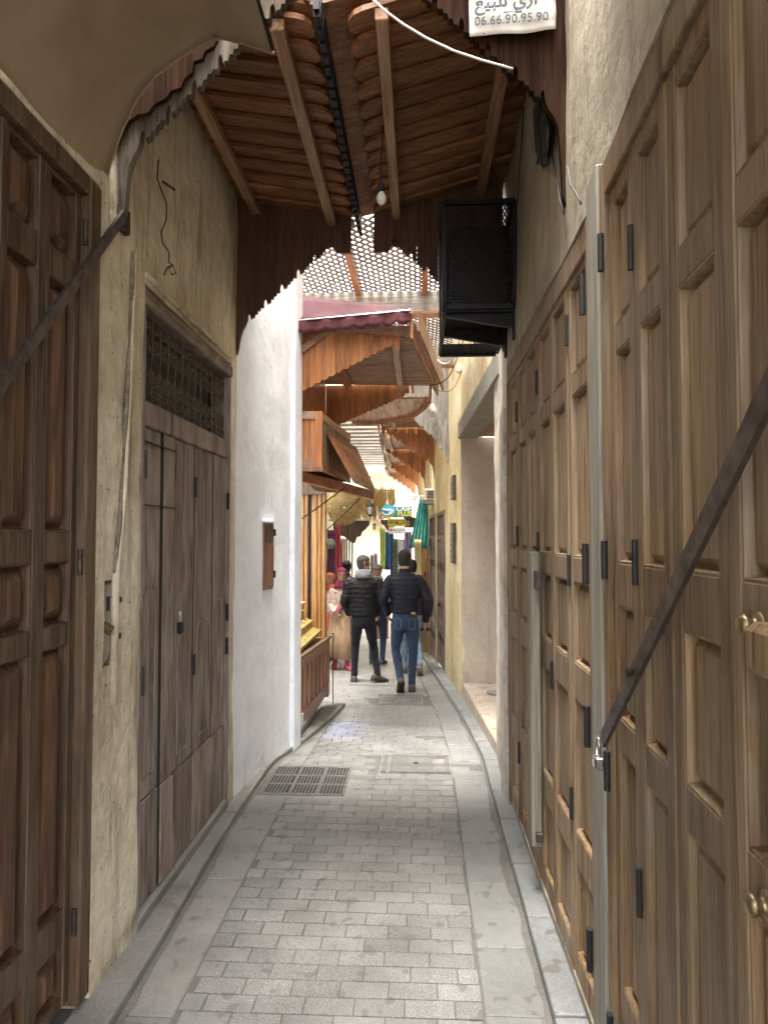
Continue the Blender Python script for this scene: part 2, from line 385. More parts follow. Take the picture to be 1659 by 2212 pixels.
def yrange(a, b, st):
    n = max(1, int(round((b - a) / st))); return [a + (b - a) * i / n for i in range(n + 1)]

# paving: the pavers one by one, the far ones as one mass
pave = bpy.data.objects.new('alley_paving', None); COL.objects.link(pave); tag(pave, 'pale grey block paving laid in rows down the middle of the alley', kind='structure')
HOLES = [(-1.05, -.49, 4.37, 4.93), (-.295, .225, 4.80, 5.29), (-.475, .035, 7.48, 8.12)]
def blocked(x0, x1, y0, y1):
    return any(x1 > a + .01 and x0 < b - .01 and y1 > c + .01 and y0 < d - .01 for a, b, c, d in HOLES)
count = 0; far = MB(); row = 0; y = 1.75
paver_meshes = []
for k in range(10):
    bm = bmesh.new(); bmesh.ops.create_cube(bm, size=1)
    w = (.0872) * random.uniform(.985, 1.0); l = .1755 * random.uniform(.985, 1.0)
    for v in bm.verts: v.co = Vector((v.co.x * l, v.co.y * w, v.co.z * .06 - .03 + random.uniform(-.0006, .0006)))
    bmesh.ops.bevel(bm, geom=bm.edges[:], offset=.0014, segments=1, affect='EDGES')
    me = bpy.data.meshes.new('paver'); bm.to_mesh(me); bm.free(); paver_meshes.append(me)
for me in paver_meshes: me.materials.append(M['paver'])
blue_meshes = [m.copy() for m in paver_meshes[:4]]
for me in blue_meshes: me.materials[0] = M['paver_blue']
def xl(y): return -.84 if y < 7.4 else max(-2.6, -.84 - (y - 7.4) * 1.2)
while y < 26:
    pitch = .0918; slope = -.072 if y > 5 else 0
    xoff = random.uniform(-.02, .02) + (.089 if row % 2 else 0)
    wob = random.uniform(-.002, .002)
    x = xl(y) - xoff
    xr = kerb_r(y) - .235 + .006 * math.sin(row)
    if 7.4 < y: xr = kerb_r(y) - .24
    while x < xr - .03:
        a = max(x, xl(y) - .01); b = xr if xr - (x + .1772) < .05 else x + .1772
        if b - a > .012 and not blocked(a, b, y, y + .1):
            cx_, l = (a + b) / 2, b - a
            tilt = .012 * math.sin(3.1 * x + y * 2.3)       # gentle waviness of the whole floor
            z = gz(y + .05) + .004 * noise.noise(Vector((x * 1.3, y * 1.1, 0))) * 2 + random.uniform(-.0004, .0004)
            if count < 296:
                blue = (-.86 < cx_ < -.5 and 5.75 < y < 7.3) or (.0 < 0)
                me = random.choice(blue_meshes if blue else paver_meshes)
                o = bpy.data.objects.new('paver', me); COL.objects.link(o); o.parent = pave
                o.location = (cx_, y + .045 + .004 * math.sin(x * 1.3 + row * .12), z)
                o.scale = ((l - .0045) / .1755, 1, 1); o.rotation_euler = (math.atan(slope) + random.uniform(-.002, .002), random.uniform(-.003, .003), random.uniform(-.006, .006))
                count += 1
            else:
                far.hexa([Vector((p, q, zz + gz(q) if zz else gz(q))) for zz in (-.05, 0) for p, q in ((a + .002, y), (b - .002, y), (b - .002, y + .089), (a + .002, y + .089))])
        x = x + .1772 if b < xr else xr + 1
    y += pitch; row += 1
o = far.build('distant_paver', M['paver'], pave); o['kind'] = 'stuff'
# smooth slabs along the right gutter, screed along the left
for x0f, x1f, st, nm, mm, y0 in ((lambda y: kerb_r(y) - .225, lambda y: kerb_r(y) - .012, .46, 'gutter_slab', 'slab', 1.5), (lambda y: kerb_l(y) + .012, lambda y: -.855, .86, 'gutter_slab', 'cement', 1.5)):
    y = y0
    while y < (16 if nm == 'gutter_slab' and mm == 'slab' else 7.2):
        L = st * random.uniform(.85, 1.2)
        for ya, yb in ((y, y + L - .006),):
            if mm == 'cement' and yb > 4.3 and ya < 4.95:
                yb = 4.36 if ya < 4.3 else yb
                if yb - ya < .05: ya, yb = 4.94, y + L - .006
            if yb - ya > .05 and x1f(ya) - x0f(ya) > .02:
                mb = strip_mesh('', None, x0f, x1f, yrange(ya, yb, .3), -.0005 + random.uniform(-.0008, .0008), .05)
                mb.build(nm, M[mm], pave, mods=(('BEVEL', dict(width=.004, segments=1)),))
        y += L
# dried dirt and cement smears along both gutters
for nm_, e_, s_, w0 in (('gutter_dirt', kerb_r, -1, .042), ('gutter_dirt', kerb_l, 1, .045)):
    mb = MB(); k0 = 0; yy = 1.6; pts_ = []
    while yy < 7.0:
        w_ = w0 * (.35 + 1.3 * abs(noise.noise(Vector((yy * 1.3, s_, 0)))) + .5 * abs(noise.noise(Vector((yy * 6, s_, 2)))))
        pts_.append((e_(yy), e_(yy) + s_ * w_, yy)); yy += .05
    for a_, b_, yy in pts_: mb.v += [Vector((a_, yy, gz(yy) + .002)), Vector((b_, yy, gz(yy) + .0015)), Vector((b_, yy, gz(yy) - .01)), Vector((a_, yy, gz(yy) - .01))]
    for i in range(len(pts_) - 1):
        a = 4 * i; b = a + 4; mb.f += [[a, a + 1, b + 1, b], [a + 1, a + 2, b + 2, b + 1]]
    o = mb.build(nm_, M['dirt'], pave); o['kind'] = 'stuff'
# kerbs, stone by stone
kr = bpy.data.objects.new('right_kerb', None); COL.objects.link(kr); tag(kr, 'low pale stone kerb along the folding shutters', kind='structure')
y = 1.2
for L in [.55, .62, .60, .48, .52, .44, .6, .58, .62, .7, .66, .8, .8, .8, .8, .9, .9, .9, .9, .9]:
    g = random.uniform(-.004, .004)
    strip_mesh('', None, lambda q: kerb_r(q) + g, lambda q: max(wall_r(q) + .02, kerb_r(q) + .09) if q > 2 else wall_r(q) + .02, yrange(y + .003, y + L - .003, .25), .042 + random.uniform(-.003, .003), .16).build('kerb_stone', M['kerb'], kr, mods=(('BEVEL', dict(width=.009, segments=2)),))
    y += L
kl = bpy.data.objects.new('left_kerb', None); COL.objects.link(kl); tag(kl, 'worn grey kerb and step along the left wall', kind='structure')
def wall_l(y): return -1.17 if y < 4.2 else -1.17 + .12 * (y - 4.2) if y < 5.5 else -1.02
y = 1.2
for L in [.95, 1.0, .85, .78, .92, .7, .98]:
    strip_mesh('', None, lambda q: wall_l(q) - .02, lambda q: kerb_l(q) + .004 * math.sin(q * 5), yrange(y + .003, min(y + L, 7.35) - .003, .2), .038 + random.uniform(-.003, .003), .16).build('kerb_stone', M['kerb_left'], kl, mods=(('BEVEL', dict(width=.011, segments=2)),))
    y += L
    if y > 7.3: break

for a, b, c, d in HOLES[:2]:
    strip_mesh('', None, lambda y_, a=a: a - .0, lambda y_, b=b: b + .12, yrange(c - .05, d + .05, .2), -.003, .03).build('cement_patch', M['cement'], pave)
# drain grate and manhole covers, each a thing set in the paving
def cover(name, x0, x1, y0, y1, label, cat, bars):
    ym = (y0 + y1) / 2; t = thing(name, (x0, ym, gz(ym)), label, cat)
    def gg(x, y, z): return Vector((x, y, gz(y) + z))
    def bx(mb, a, b, c, d, z0, z1): return mb.hexa([gg(a, c, z0), gg(b, c, z0), gg(b, d, z0), gg(a, d, z0), gg(a, c, z1), gg(b, c, z1), gg(b, d, z1), gg(a, d, z1)])
    return t, bx
t, bx = cover('drain_grate', -1.03, -.50, 4.40, 4.90, 'cast iron drain grate with three rows of long slots beside left kerb', 'drain grate', 0)
mb = MB(); bx(mb, -1.045, -.49, 4.375, 4.405, -.03, .002); bx(mb, -1.045, -.49, 4.895, 4.925, -.03, .002); bx(mb, -1.045, -1.025, 4.405, 4.895, -.03, .002); bx(mb, -.51, -.49, 4.405, 4.895, -.03, .002)
for q in (4.56, 4.725): bx(mb, -1.025, -.51, q, q + .024, -.03, .001)
for xx in (-.857, -.685): bx(mb, xx, xx + .022, 4.405, 4.895, -.03, .0015)
part(mb, 'frame', M['cast_iron'], t)
bm_ = MB()
for i in range(23):
    xx = -1.022 + i * .0224
    if i in (7, 8, 15): continue
    for a, b in ((4.405, 4.56), (4.584, 4.725), (4.749, 4.895)): bx(bm_, xx, xx + .0085, a, b, -.03, 0.0)
o = part(bm_, 'bar', M['cast_iron'], t); o['kind'] = 'stuff'
part(bx(MB(), -1.045, -.49, 4.375, 4.925, -.0027, -.0018), 'pit_floor', M['black'], t)
t, bx = cover('manhole_cover', -.28, .21, 4.82, 5.27, 'ribbed iron manhole cover with a smooth worn patch between the kerbs', 'manhole cover', 0)
part(bx(MB(), -.285, .215, 4.81, 5.28, -.03, -.001), 'plate', M['cast_iron'], t)
mb = MB()
for i in range(40):
    xx = -.278 + i * .0123
    for a, b in ((4.825, 4.93), (4.93, 5.17), (5.17, 5.265)):
        if .09 < xx < .17 and b == 5.17: continue
        if -.25 < xx < -.22: continue
        bx(mb, xx, xx + .006, a, b, -.001, .006)
o = part(mb, 'rib', M['cast_iron'], t); o['kind'] = 'stuff'
part(bx(MB(), -.05, -.02, 5.03, 5.05, -.004, .006), 'lift_hole', M['dark_void'], t)
t, bx = cover('manhole_cover', -.46, .02, 7.5, 8.1, 'grey paved manhole cover with a ring of blocks behind the two men', 'manhole cover', 0)
part(bx(MB(), -.47, .03, 7.49, 8.11, -.03, -.002), 'plate', M['cement'], t)
for i in range(9):
    xx = -.45 + i * .052
    for a, b in ((7.51, 7.72), (7.74, 7.88), (7.90, 8.09)):
        if 2 < i < 6 and b == 7.88: continue
        part(bx(MB(), xx, xx + .040, a, b, -.006, .004), 'block', M['cast_iron'], t)
t, bx = cover('manhole_cover', -.95, -.35, 8.9, 9.9, 'square concrete manhole slab under the black jacket man', 'manhole cover', 0)
part(bx(MB(), -.95, -.35, 8.9, 9.9, -.03, .003), 'frame', M['cast_iron'], t)
part(bx(MB(), -.92, -.38, 8.93, 9.87, -.03, .006), 'slab', M['cement'], t)

# ============================================================ WALLS
def disp(p, amp): return amp * (noise.noise(p * 1.6) + .45 * noise.noise(p * 5.1) + .18 * noise.noise(p * 13))
def patch(mb, fr, u0, u1, z0, z1, thick=.25, amp=.014, step=.09, n=0.0):
    nu = max(1, int((u1 - u0) / step)); nz = max(1, int((z1 - z0) / step)); k = len(mb.v)
    g = []
    for i in range(nu + 1):
        for j in range(nz + 1):
            p = fr(u0 + (u1 - u0) * i / nu, n, z0 + (z1 - z0) * j / nz)
            mb.v.append(p + fr.n * disp(p, amp))
    idx = lambda i, j: k + i * (nz + 1) + j
    for i in range(nu):
        for j in range(nz): mb.f.append([idx(i, j), idx(i + 1, j), idx(i + 1, j + 1), idx(i, j + 1)])
    ring = [idx(i, 0) for i in range(nu + 1)] + [idx(nu, j) for j in range(1, nz + 1)] + [idx(i, nz) for i in range(nu - 1, -1, -1)] + [idx(0, j) for j in range(nz - 1, 0, -1)]
    b = len(mb.v); mb.v += [mb.v[i] * 1.0 for i in ring]
    # push the copies back onto the flat rear plane
    for q, i in enumerate(ring):
        p = mb.v[i]; dn = (p - fr.o).dot(fr.n); mb.v[b + q] = p - fr.n * (dn - n + thick)
    m = len(ring); e0 = len(mb.v); mb.v += [mb.v[i] * 1.0 for i in ring]; ring = [e0 + q for q in range(m)]
    for q in range(m): mb.flat.add(len(mb.f)); mb.f.append([ring[q], b + q, b + (q + 1) % m, ring[(q + 1) % m]])
    mb.flat.add(len(mb.f))

    mb.f.append([b + q for q in range(m)])
    return mb
FL = Fr((-1.16, 0, 0), u=(0, 1, 0), n=(1, 0, 0))
mb = MB(); TOP = 5.4
patch(mb, FL, 2.375, 2.45, 0, TOP); patch(mb, FL, 2.565, 2.755, 0, TOP)
patch(mb, FL, 2.45, 2.565, 0, 1.17); patch(mb, FL, 2.45, 2.565, 1.49, TOP)
patch(mb, FL, .15, 2.375, 2.93, TOP)
patch(mb, FL, 2.755, 4.085, 2.72, TOP); patch(mb, FL, 4.085, 4.2, 0, TOP)
patch(mb, FL, -3.5, .15, 0, TOP, step=.3)
o = mb.build('plaster_wall', M['plaster_left'], smooth=True, loc=(-1.2, 3.0, 0)); tag(o, 'stained ochre plaster wall with streaks between the two left shop doors', 'wall')
# raised plaster rib and post beside the niche
bp_ = [onx(x, y, -1.152) for x, y in ((287, 545), (285, 600), (283, 660), (280, 740), (276, 830), (272, 900), (268, 980), (263, 1060), (258, 1130), (252, 1190), (247, 1238))]
mb = MB(); mb.tube(bp_, [.008 + .004 * math.sin(i * 1.7) for i in range(11)], 6)
o = mb.build('cracked_batten', M['wood_beam'], loc=(-1.15, 2.7, 1.5)); tag(o, 'rotten timber batten sunk in the ochre plaster left of grey door', 'batten')
mb = MB(); mb.tube([p_ + Vector((-.004, .020 + .004 * math.sin(i_ * 2), 0)) for i_, p_ in enumerate(bp_)] + [bp_[-1] + Vector((-.01, .03, -.5))], .016, 8)
o = mb.build('plaster_ridge', M['plaster_left'], loc=(-1.15, 2.7, 1.5), smooth=True); tag(o, 'raised plaster ridge following the rotten batten on the ochre pier', 'ridge')
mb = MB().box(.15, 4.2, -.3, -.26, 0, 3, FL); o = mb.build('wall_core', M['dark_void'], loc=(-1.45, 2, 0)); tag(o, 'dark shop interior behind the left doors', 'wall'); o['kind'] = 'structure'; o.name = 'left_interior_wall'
if 'category' in o: del o['category']
FW = Fr((-1.16, 4.2, 0), (-1.0, 5.5, 0)); WL = (Vector((-1.0, 5.5, 0)) - Vector((-1.16, 4.2, 0))).length
def uw(Y): return (Y - 4.2) / 1.3 * WL
mb = MB(); patch(mb, FW, 0, uw(4.70), -.02, TOP, amp=.012); patch(mb, FW, uw(4.89), uw(5.32), -.02, TOP, amp=.012)
patch(mb, FW, uw(4.70), uw(4.89), -.02, 1.28, amp=.012); patch(mb, FW, uw(4.70), uw(4.89), 1.755, TOP, amp=.012)
patch(mb, FW, uw(5.32), WL, -.02, TOP, amp=.006, n=.035)
o = mb.build('white_wall', M['plaster_white'], smooth=True, loc=(-1.1, 4.8, 0)); tag(o, 'whitewashed plaster wall between grey door and wooden shop', 'wall')
t = thing('meter_cupboard', FW(uw(4.79), 0, 1.28), 'small reddish brown meter cupboard set in the white wall', 'cupboard')
part(MB().box(uw(4.70), uw(4.89), -.05, .012, 1.28, 1.755, FW, .003), 'frame', M['wood_counter'], t)
part(MB().box(uw(4.715), uw(4.875), .012, .02, 1.30, 1.60, FW, .002), 'door', M['wood_counter'], t)
part(MB().box(uw(4.715), uw(4.875), .012, .018, 1.61, 1.74, FW, .002), 'shutter_panel', M['wood_near'], t)
for z in (1.36, 1.66): part(MB().box(uw(4.868), uw(4.882), .02, .032, z, z + .05, FW), 'hinge', M['iron_rust'], t)
part(MB().box(uw(4.68), uw(4.92), .0, .03, 1.757, 1.765, FW), 'lintel', M['plaster_white'], t)

# right walls
def FRr(y0, y1):
    f = Fr((wall_r(y0), y0, 0), (wall_r(y1), y1, 0), n=(-1, 0, 0)); f.n = Vector((-(wall_r(y0 + .0) * 0 + 1), (wall_r(y1) - wall_r(y0)) / (y1 - y0), 0)).normalized(); return f
FN = FRr(0, 2.15); F2 = FRr(2.15, 4.2); F3 = FRr(4.2, 5.1); F4 = FRr(5.1, 7.8); F5 = FRr(7.8, 9.7); F6 = FRr(9.7, 12.8); F7 = FRr(12.8, 16)
mb = MB()
patch(mb, FN, 0, 2.15, 2.76, TOP, amp=.012); patch(mb, F2, 0, 2.05, 2.70, TOP, amp=.014); patch(mb, F2, -.0, .0 + .001, 0, .01)
patch(mb, F2, 0, 2.05, -.02, .075, amp=.004, n=-.01); patch(mb, FN, 0, 2.1, -.02, .075, amp=.004, n=-.01)
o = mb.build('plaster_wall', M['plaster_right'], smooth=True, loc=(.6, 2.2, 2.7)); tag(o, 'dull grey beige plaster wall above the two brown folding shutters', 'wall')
mb = MB(); patch(mb, F3, .0, .9, -.05, TOP, amp=.012, thick=.55)
patch(mb, F3, .0, .28, -.05, 2.45, amp=.01, thick=.1, n=.022)
o = mb.build('plaster_pier', M['plaster_pilaster'], smooth=True, loc=(.56, 4.7, 0)); tag(o, 'pale streaky plaster pier between folding shutter and open doorway', 'wall')
mb = MB(); patch(mb, F4, 0, 2.72, 2.98, TOP, amp=.012, thick=.3)
patch(mb, F5, 0, 1.93, -.4, TOP, amp=.012)
o = mb.build('yellow_wall', M['plaster_yellow'], smooth=True, loc=(.45, 7.5, 0)); tag(o, 'sunlit ochre streaked wall over and beyond the open doorway', 'wall')
# doorway recess
mb = MB(); J = Fr(F4(2.70, 0, 0), n=(0, -1, 0), u=(1, 0, 0)); patch(mb, J, 0.0, 1.4, -.3, 2.80, amp=.008, thick=.2)
o = mb.build('doorway_jamb', M['plaster_jamb'], smooth=True, loc=(.6, 7.8, 0)); tag(o, 'smooth grey plaster reveal at the far side of the open doorway', 'wall')
mb = MB().box(1.2, 1.4, 5.0, 7.8, -.3, 2.8); o = mb.build('back_wall', M['plaster_jamb'], loc=(1.3, 6.4, 0)); tag(o, 'grey inner wall at the back of the open doorway', 'wall')
mb = MB().box(F4(0, 0, 0).x + .02, 1.2, 5.05, 7.75, 2.80, 2.86); o = mb.build('doorway_ceiling', M['wood_counter'], loc=(.8, 6.4, 2.8)); tag(o, 'brown boarded ceiling inside the open doorway', 'ceiling')
mb = MB(); mb.hexa([Vector(p) for p in [(.565, 5.12, -.3), (1.3, 5.12, -.3), (1.3, 7.8, -.4), (.475, 7.8, -.4), (.565, 5.12, .13), (1.3, 5.12, .13), (1.3, 7.8, .0), (.475, 7.8, .0)]])
o = mb.build('doorway_step', M['floor_tan'], loc=(.8, 6.4, 0)); tag(o, 'worn tan stone platform inside the open doorway', 'step')
o.modifiers.new('bevel', 'BEVEL').width = .012
mb = MB().lathe([(.001, 0), (.10, 0), (.10, .012), (.08, .014), (.001, .014)], (.78, 7.1, .045), n=20); o = mb.build('floor_lid', M['slab'], loc=(.78, 7.1, .04)); tag(o, 'round blue grey lid lying on the doorway platform', 'lid')
mb = MB().hexa([F4(-.35, .03, 2.79), F4(2.75, .03, 2.79), F4(2.75, -.2, 2.79), F4(-.35, -.2, 2.79), F4(-.35, .03, 2.98), F4(2.75, .03, 2.98), F4(2.75, -.2, 2.98), F4(-.35, -.2, 2.98)])
o = mb.build('lintel', M['paint_white'], loc=(.5, 6.4, 2.8)); tag(o, 'long whitewashed timber lintel over the open doorway', 'lintel'); o.modifiers.new('bevel', 'BEVEL').width = .008
# far right yellow wall with door bays
mb = MB(); patch(mb, F6, 0, 3.1, 2.06, TOP, amp=.012); patch(mb, F6, 1.35, 1.62, -.7, 2.06, amp=.01); patch(mb, F6, 2.95, 3.1, -.8, 2.06, amp=.01); patch(mb, F6, 0, .06, -.6, 2.06, amp=.01)
patch(mb, F7, 0, 3.2, -1, TOP, amp=.012, step=.2)
o = mb.build('yellow_wall', M['plaster_yellow'], smooth=True, loc=(.3, 11, 0)); tag(o, 'bright yellow plaster wall around the far latticed doors', 'wall')
mb = MB(); mb.hexa([F4(0, -.35, -.3), F6(3.1, -.3, -.8), F6(3.1, -.35, -.8), F4(0, -.40, -.3), F4(0, -.35, 2.79), F6(3.1, -.3, 2.1), F6(3.1, -.35, 2.1), F4(0, -.40, 2.79)])
# white post between the two shutters
mb = MB().box(2.03, 2.175, -.06, .012, -.02, 2.775, FN, .006); o = mb.build('white_post', M['paint_white'], loc=FN(2.12, 0, 0)); tag(o, 'cracked white painted timber post between the two folding shutters', 'post')
# upper storeys that close the alley off from the sky at the sides
for nm, a, b, z0, z1, lab in (('upper_wall', (-1.21, -3.5), (-1.16, 4.2), 5.4, 7.2, 'plain upper storey above the left ochre wall'), ('upper_wall', (.82, 16.0), (.60, -3.5), 5.4, 7.2, 'plain upper storey above the right shutters')):
    f = Fr((a[0], a[1], 0), (b[0], b[1], 0)); L = (Vector(b) - Vector(a)).length
    mb = MB(); mb.box(0, L, -.3, 0, z0, z1, f); o = mb.build(nm, M['plaster_cream'], loc=(a[0], a[1], z0)); tag(o, lab, 'wall')
# ============================================================ PANELLED FOLDING SHUTTERS
def panel_rows_leaf(root, fr, u0, u1, rows, z0, z1, n0, mf, mp, thick=.035, st=.042, rec=.017, hinge=None, field=.020, lift=.004):
    """one leaf: stiles and rails as the leaf, each raised and fielded panel a sub-part"""
    mb = MB(); c = .004
    mb.box(u0, u0 + st, n0 - thick, n0, z0, z1, fr, c); mb.box(u1 - st, u1, n0 - thick, n0, z0, z1, fr, c)
    zs = [z0] + [v for r in sorted(rows) for v in r] + [z1]
    for k in range(0, len(zs), 2): mb.box(u0 + st - .001, u1 - st + .001, n0 - thick, n0 - .0015, zs[k], zs[k + 1], fr, c)
    leaf = part(mb, 'leaf', mf, root)
    for a, b in rows:
        m2 = MB(); ua, ub = u0 + st, u1 - st; nb = n0 - thick; nf = n0 - rec; m_ = min(field, (ub - ua) * .30); e = .010
        # moulding fillet round the opening, then the fielded panel with sloped edges
        def ring(i, n_): return [fr(ua + i, n_, a + i), fr(ub - i, n_, a + i), fr(ub - i, n_, b - i), fr(ua + i, n_, b - i)]
        m2.rings([ring(-.002, nb), ring(-.002, n0 - .004), ring(.004, n0 - .003), ring(e, nf - .010), ring(e + .003, nf - .012), ring(e + m_, nf + lift), ring(e + m_ + .002, nf + lift)])
        part(m2, 'panel', mp, root, leaf)
    if hinge:
        for z in hinge: part(MB().tube([fr(u1 - .002, n0 + .004, z), fr(u1 - .002, n0 + .004, z + .115)], .0085, 8), 'hinge', M['black'], root, leaf)
    return leaf
# right shutter, far of the two big ones
root = thing('folding_shutter', F2(.05, .0, .09), 'brown panelled folding shutter of six narrow leaves with pale upright bar', 'shutter')
RW = [(.17, .48), (.60, 1.07), (1.20, 1.49), (1.58, 2.17), (2.245, 2.57)]
U0 = .085; PW = .3215
hz = {0: (.33, 1.44, 2.30), 1: None, 2: (.20, .95, 1.52, 2.32), 3: None, 4: (.35, .9, 1.6, 2.33), 5: (.35, 1.5, 2.36)}
part(MB().box(.0, .07, -.05, .004, .06, 2.69, F2, .004).box(.07, 2.045, -.05, -.002, 2.60, 2.695, F2, .004).box(2.02, 2.05, -.05, .002, .06, 2.60, F2, .003), 'frame', M['wood_shutter'], root)
for k in range(6):
    n_ = -.012 + (.004 if k % 2 else 0)
    panel_rows_leaf(root, F2, U0 + k * PW + .002, U0 + (k + 1) * PW - .002, RW, .085, 2.595, n_, M['wood_shutter'], M['wood_panel'], hinge={0: (2.37, 1.47, .62), 1: (1.02,), 2: (2.32, 1.56, .33), 4: (2.3, 1.6, .4)}.get(k))
for z in (2.38, 1.50, .98, .28): part(MB().tube([F2(.078, .012, z), F2(.078, .012, z + .13)], .011, 8), 'hinge', M['black'], root)
t = thing('pale_bar', F2(.97, .02, .27), 'pale weathered upright bar hooked across the six leaf shutter', 'bar')
part(MB().box(.955, 1.03, .0, .045, .27, 1.585, F2, .005), 'bar', M['pale_bar'], t)
part(MB().box(.93, .955, .0, .03, 1.42, 1.50, F2, .003), 'bracket', M['iron_bar'], t); part(MB().box(.93, .955, .0, .03, .30, .34, F2, .003), 'bracket', M['iron_bar'], t)
# right shutter nearest the camera
root = thing('folding_shutter', FN(1.5, 0, .09), 'near brown panelled folding shutter with long iron bar and lock knobs', 'shutter')
RN = [(.12, .34), (.42, 1.06), (1.15, 1.46), (1.58, 2.17), (2.25, 2.60)]
part(MB().box(1.986, 2.028, -.05, .004, .06, 2.75, FN, .003).box(-.1, 1.985, -.05, .0, 2.655, 2.755, FN, .004), 'frame', M['wood_shutter'], root)
edges = [1.985, 1.735, 1.475, 1.190, .930, .66, .39, .12]
for k in range(7):
    panel_rows_leaf(root, FN, edges[k + 1] + .002, edges[k] - .002, RN, .085, 2.65, -.012 + (.004 if k % 2 else 0), M['wood_shutter'], M['wood_panel'], st=.048, hinge={1: (1.53, .72, 2.33)}.get(k))
for z in (2.43, 1.53, .93, .2): part(MB().tube([FN(1.990, .010, z), FN(1.990, .010, z + .11)], .010, 8), 'hinge', M['black'], root)
for u, z in ((1.085, 1.514), (1.075, 1.095)):
    part(MB().lathe([(.001, .0), (.022, 0), (.022, .005), (.014, .008), (.011, .014), (.017, .021), (.018, .027), (.013, .033), (.001, .034)], FN(u, -.012, z), FN.n, 20), 'knob', M['brass'], root, smooth=True)
part(MB().box(.93, 1.05, -.012, .030, 1.448, 1.525, FN, .012), 'lock_block', M['wood_panel'], root)
# iron bar with padlock across it
t = thing('locking_bar', FN(2.0, .02, 1.08), 'long flat iron bar running down across the near folding shutter', 'iron bar')
A = FN(1.945, .030, 1.085); B_ = FN(.90, .042, 1.865)
part(MB().bar(A, B_, .010, .042), 'bar', M['iron_bar'], t)
part(MB().lathe([(.001, 0), (.010, 0), (.012, .004), (.008, .009), (.001, .010)], FN(1.62, .042, 1.336), FN.n, 10), 'rivet', M['iron_rust'], t)
t = thing('padlock', FN(2.01, .035, 1.03), 'steel padlock hanging from the iron bar at the white post', 'padlock')
part(MB().box(1.985, 2.025, .018, .045, .985, 1.022, FN, .005), 'body', M['steel'], t)
part(MB().tube([FN(1.993, .031, 1.02), FN(1.993, .031, 1.058), FN(1.997, .031, 1.070), FN(2.005, .031, 1.076), FN(2.013, .031, 1.070), FN(2.017, .031, 1.058), FN(2.017, .031, 1.02)], .0042, 8), 'shackle', M['steel'], t, smooth=True)
# near left shutter
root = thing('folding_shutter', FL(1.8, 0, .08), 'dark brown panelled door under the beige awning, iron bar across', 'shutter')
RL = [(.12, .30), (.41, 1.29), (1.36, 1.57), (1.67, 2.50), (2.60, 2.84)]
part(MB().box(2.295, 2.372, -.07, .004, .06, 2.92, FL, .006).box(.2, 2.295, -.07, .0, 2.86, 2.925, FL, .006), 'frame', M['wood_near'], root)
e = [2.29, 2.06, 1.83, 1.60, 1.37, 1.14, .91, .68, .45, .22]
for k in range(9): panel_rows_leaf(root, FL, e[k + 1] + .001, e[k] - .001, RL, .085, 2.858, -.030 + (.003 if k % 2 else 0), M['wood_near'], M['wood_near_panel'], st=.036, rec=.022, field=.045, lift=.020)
for z in (.30, 1.52, 2.68): part(MB().tube([FL(2.294, -.015, z), FL(2.294, -.015, z + .09)], .010, 8), 'hinge', M['iron_rust'], root)
t = thing('locking_bar', FL(2.5, .03, 2.85), 'grey iron bar slanting over the dark brown near left door', 'iron bar')
part(MB().bar(FL(2.505, .028, 2.89), FL(1.62, .050, 1.93), .012, .036), 'bar', M['iron_bar'], t)
part(MB().box(2.49, 2.56, -.0, .03, 2.83, 2.93, FL, .006), 'anchor_plate', M['iron_rust'], t)
# niche with an old wooden bolt
t = thing('wooden_bolt', FL(2.5, -.04, 1.18), 'old grey wooden latch with brass padlock sunk in the wall niche', 'latch')
mb = MB().prism([(2.452, 1.18), (2.50, 1.20), (2.528, 1.26), (2.53, 1.42), (2.522, 1.462), (2.505, 1.475), (2.452, 1.475)], -.035, -.006, FL); part(mb, 'bolt_board', M['wood_grey'], t)
part(MB().box(2.475, 2.502, -.010, -.004, 1.375, 1.43, FL), 'slot', M['black'], t)
part(MB().box(2.45, 2.565, -.11, -.10, 1.17, 1.49, FL), 'niche_back', M['dark_void'], t)
for z in (1.40, 1.262): part(MB().box(2.535, 2.572, -.03, .012, z, z + .022, FL, .003), 'staple', M['iron_rust'], t)
t2 = thing('padlock', FL(2.48, -.01, 1.31), 'small brass padlock hooked on the grey wooden latch', 'padlock')
part(MB().bar(FL(2.455, -.008, 1.325), FL(2.49, .006, 1.302), .018, .034), 'body', M['brass'], t2); part(MB().tube([FL(2.45, -.012, 1.325), FL(2.445, -.006, 1.345), FL(2.455, -.004, 1.355), FL(2.468, -.008, 1.338)], .003, 6), 'shackle', M['steel'], t2)

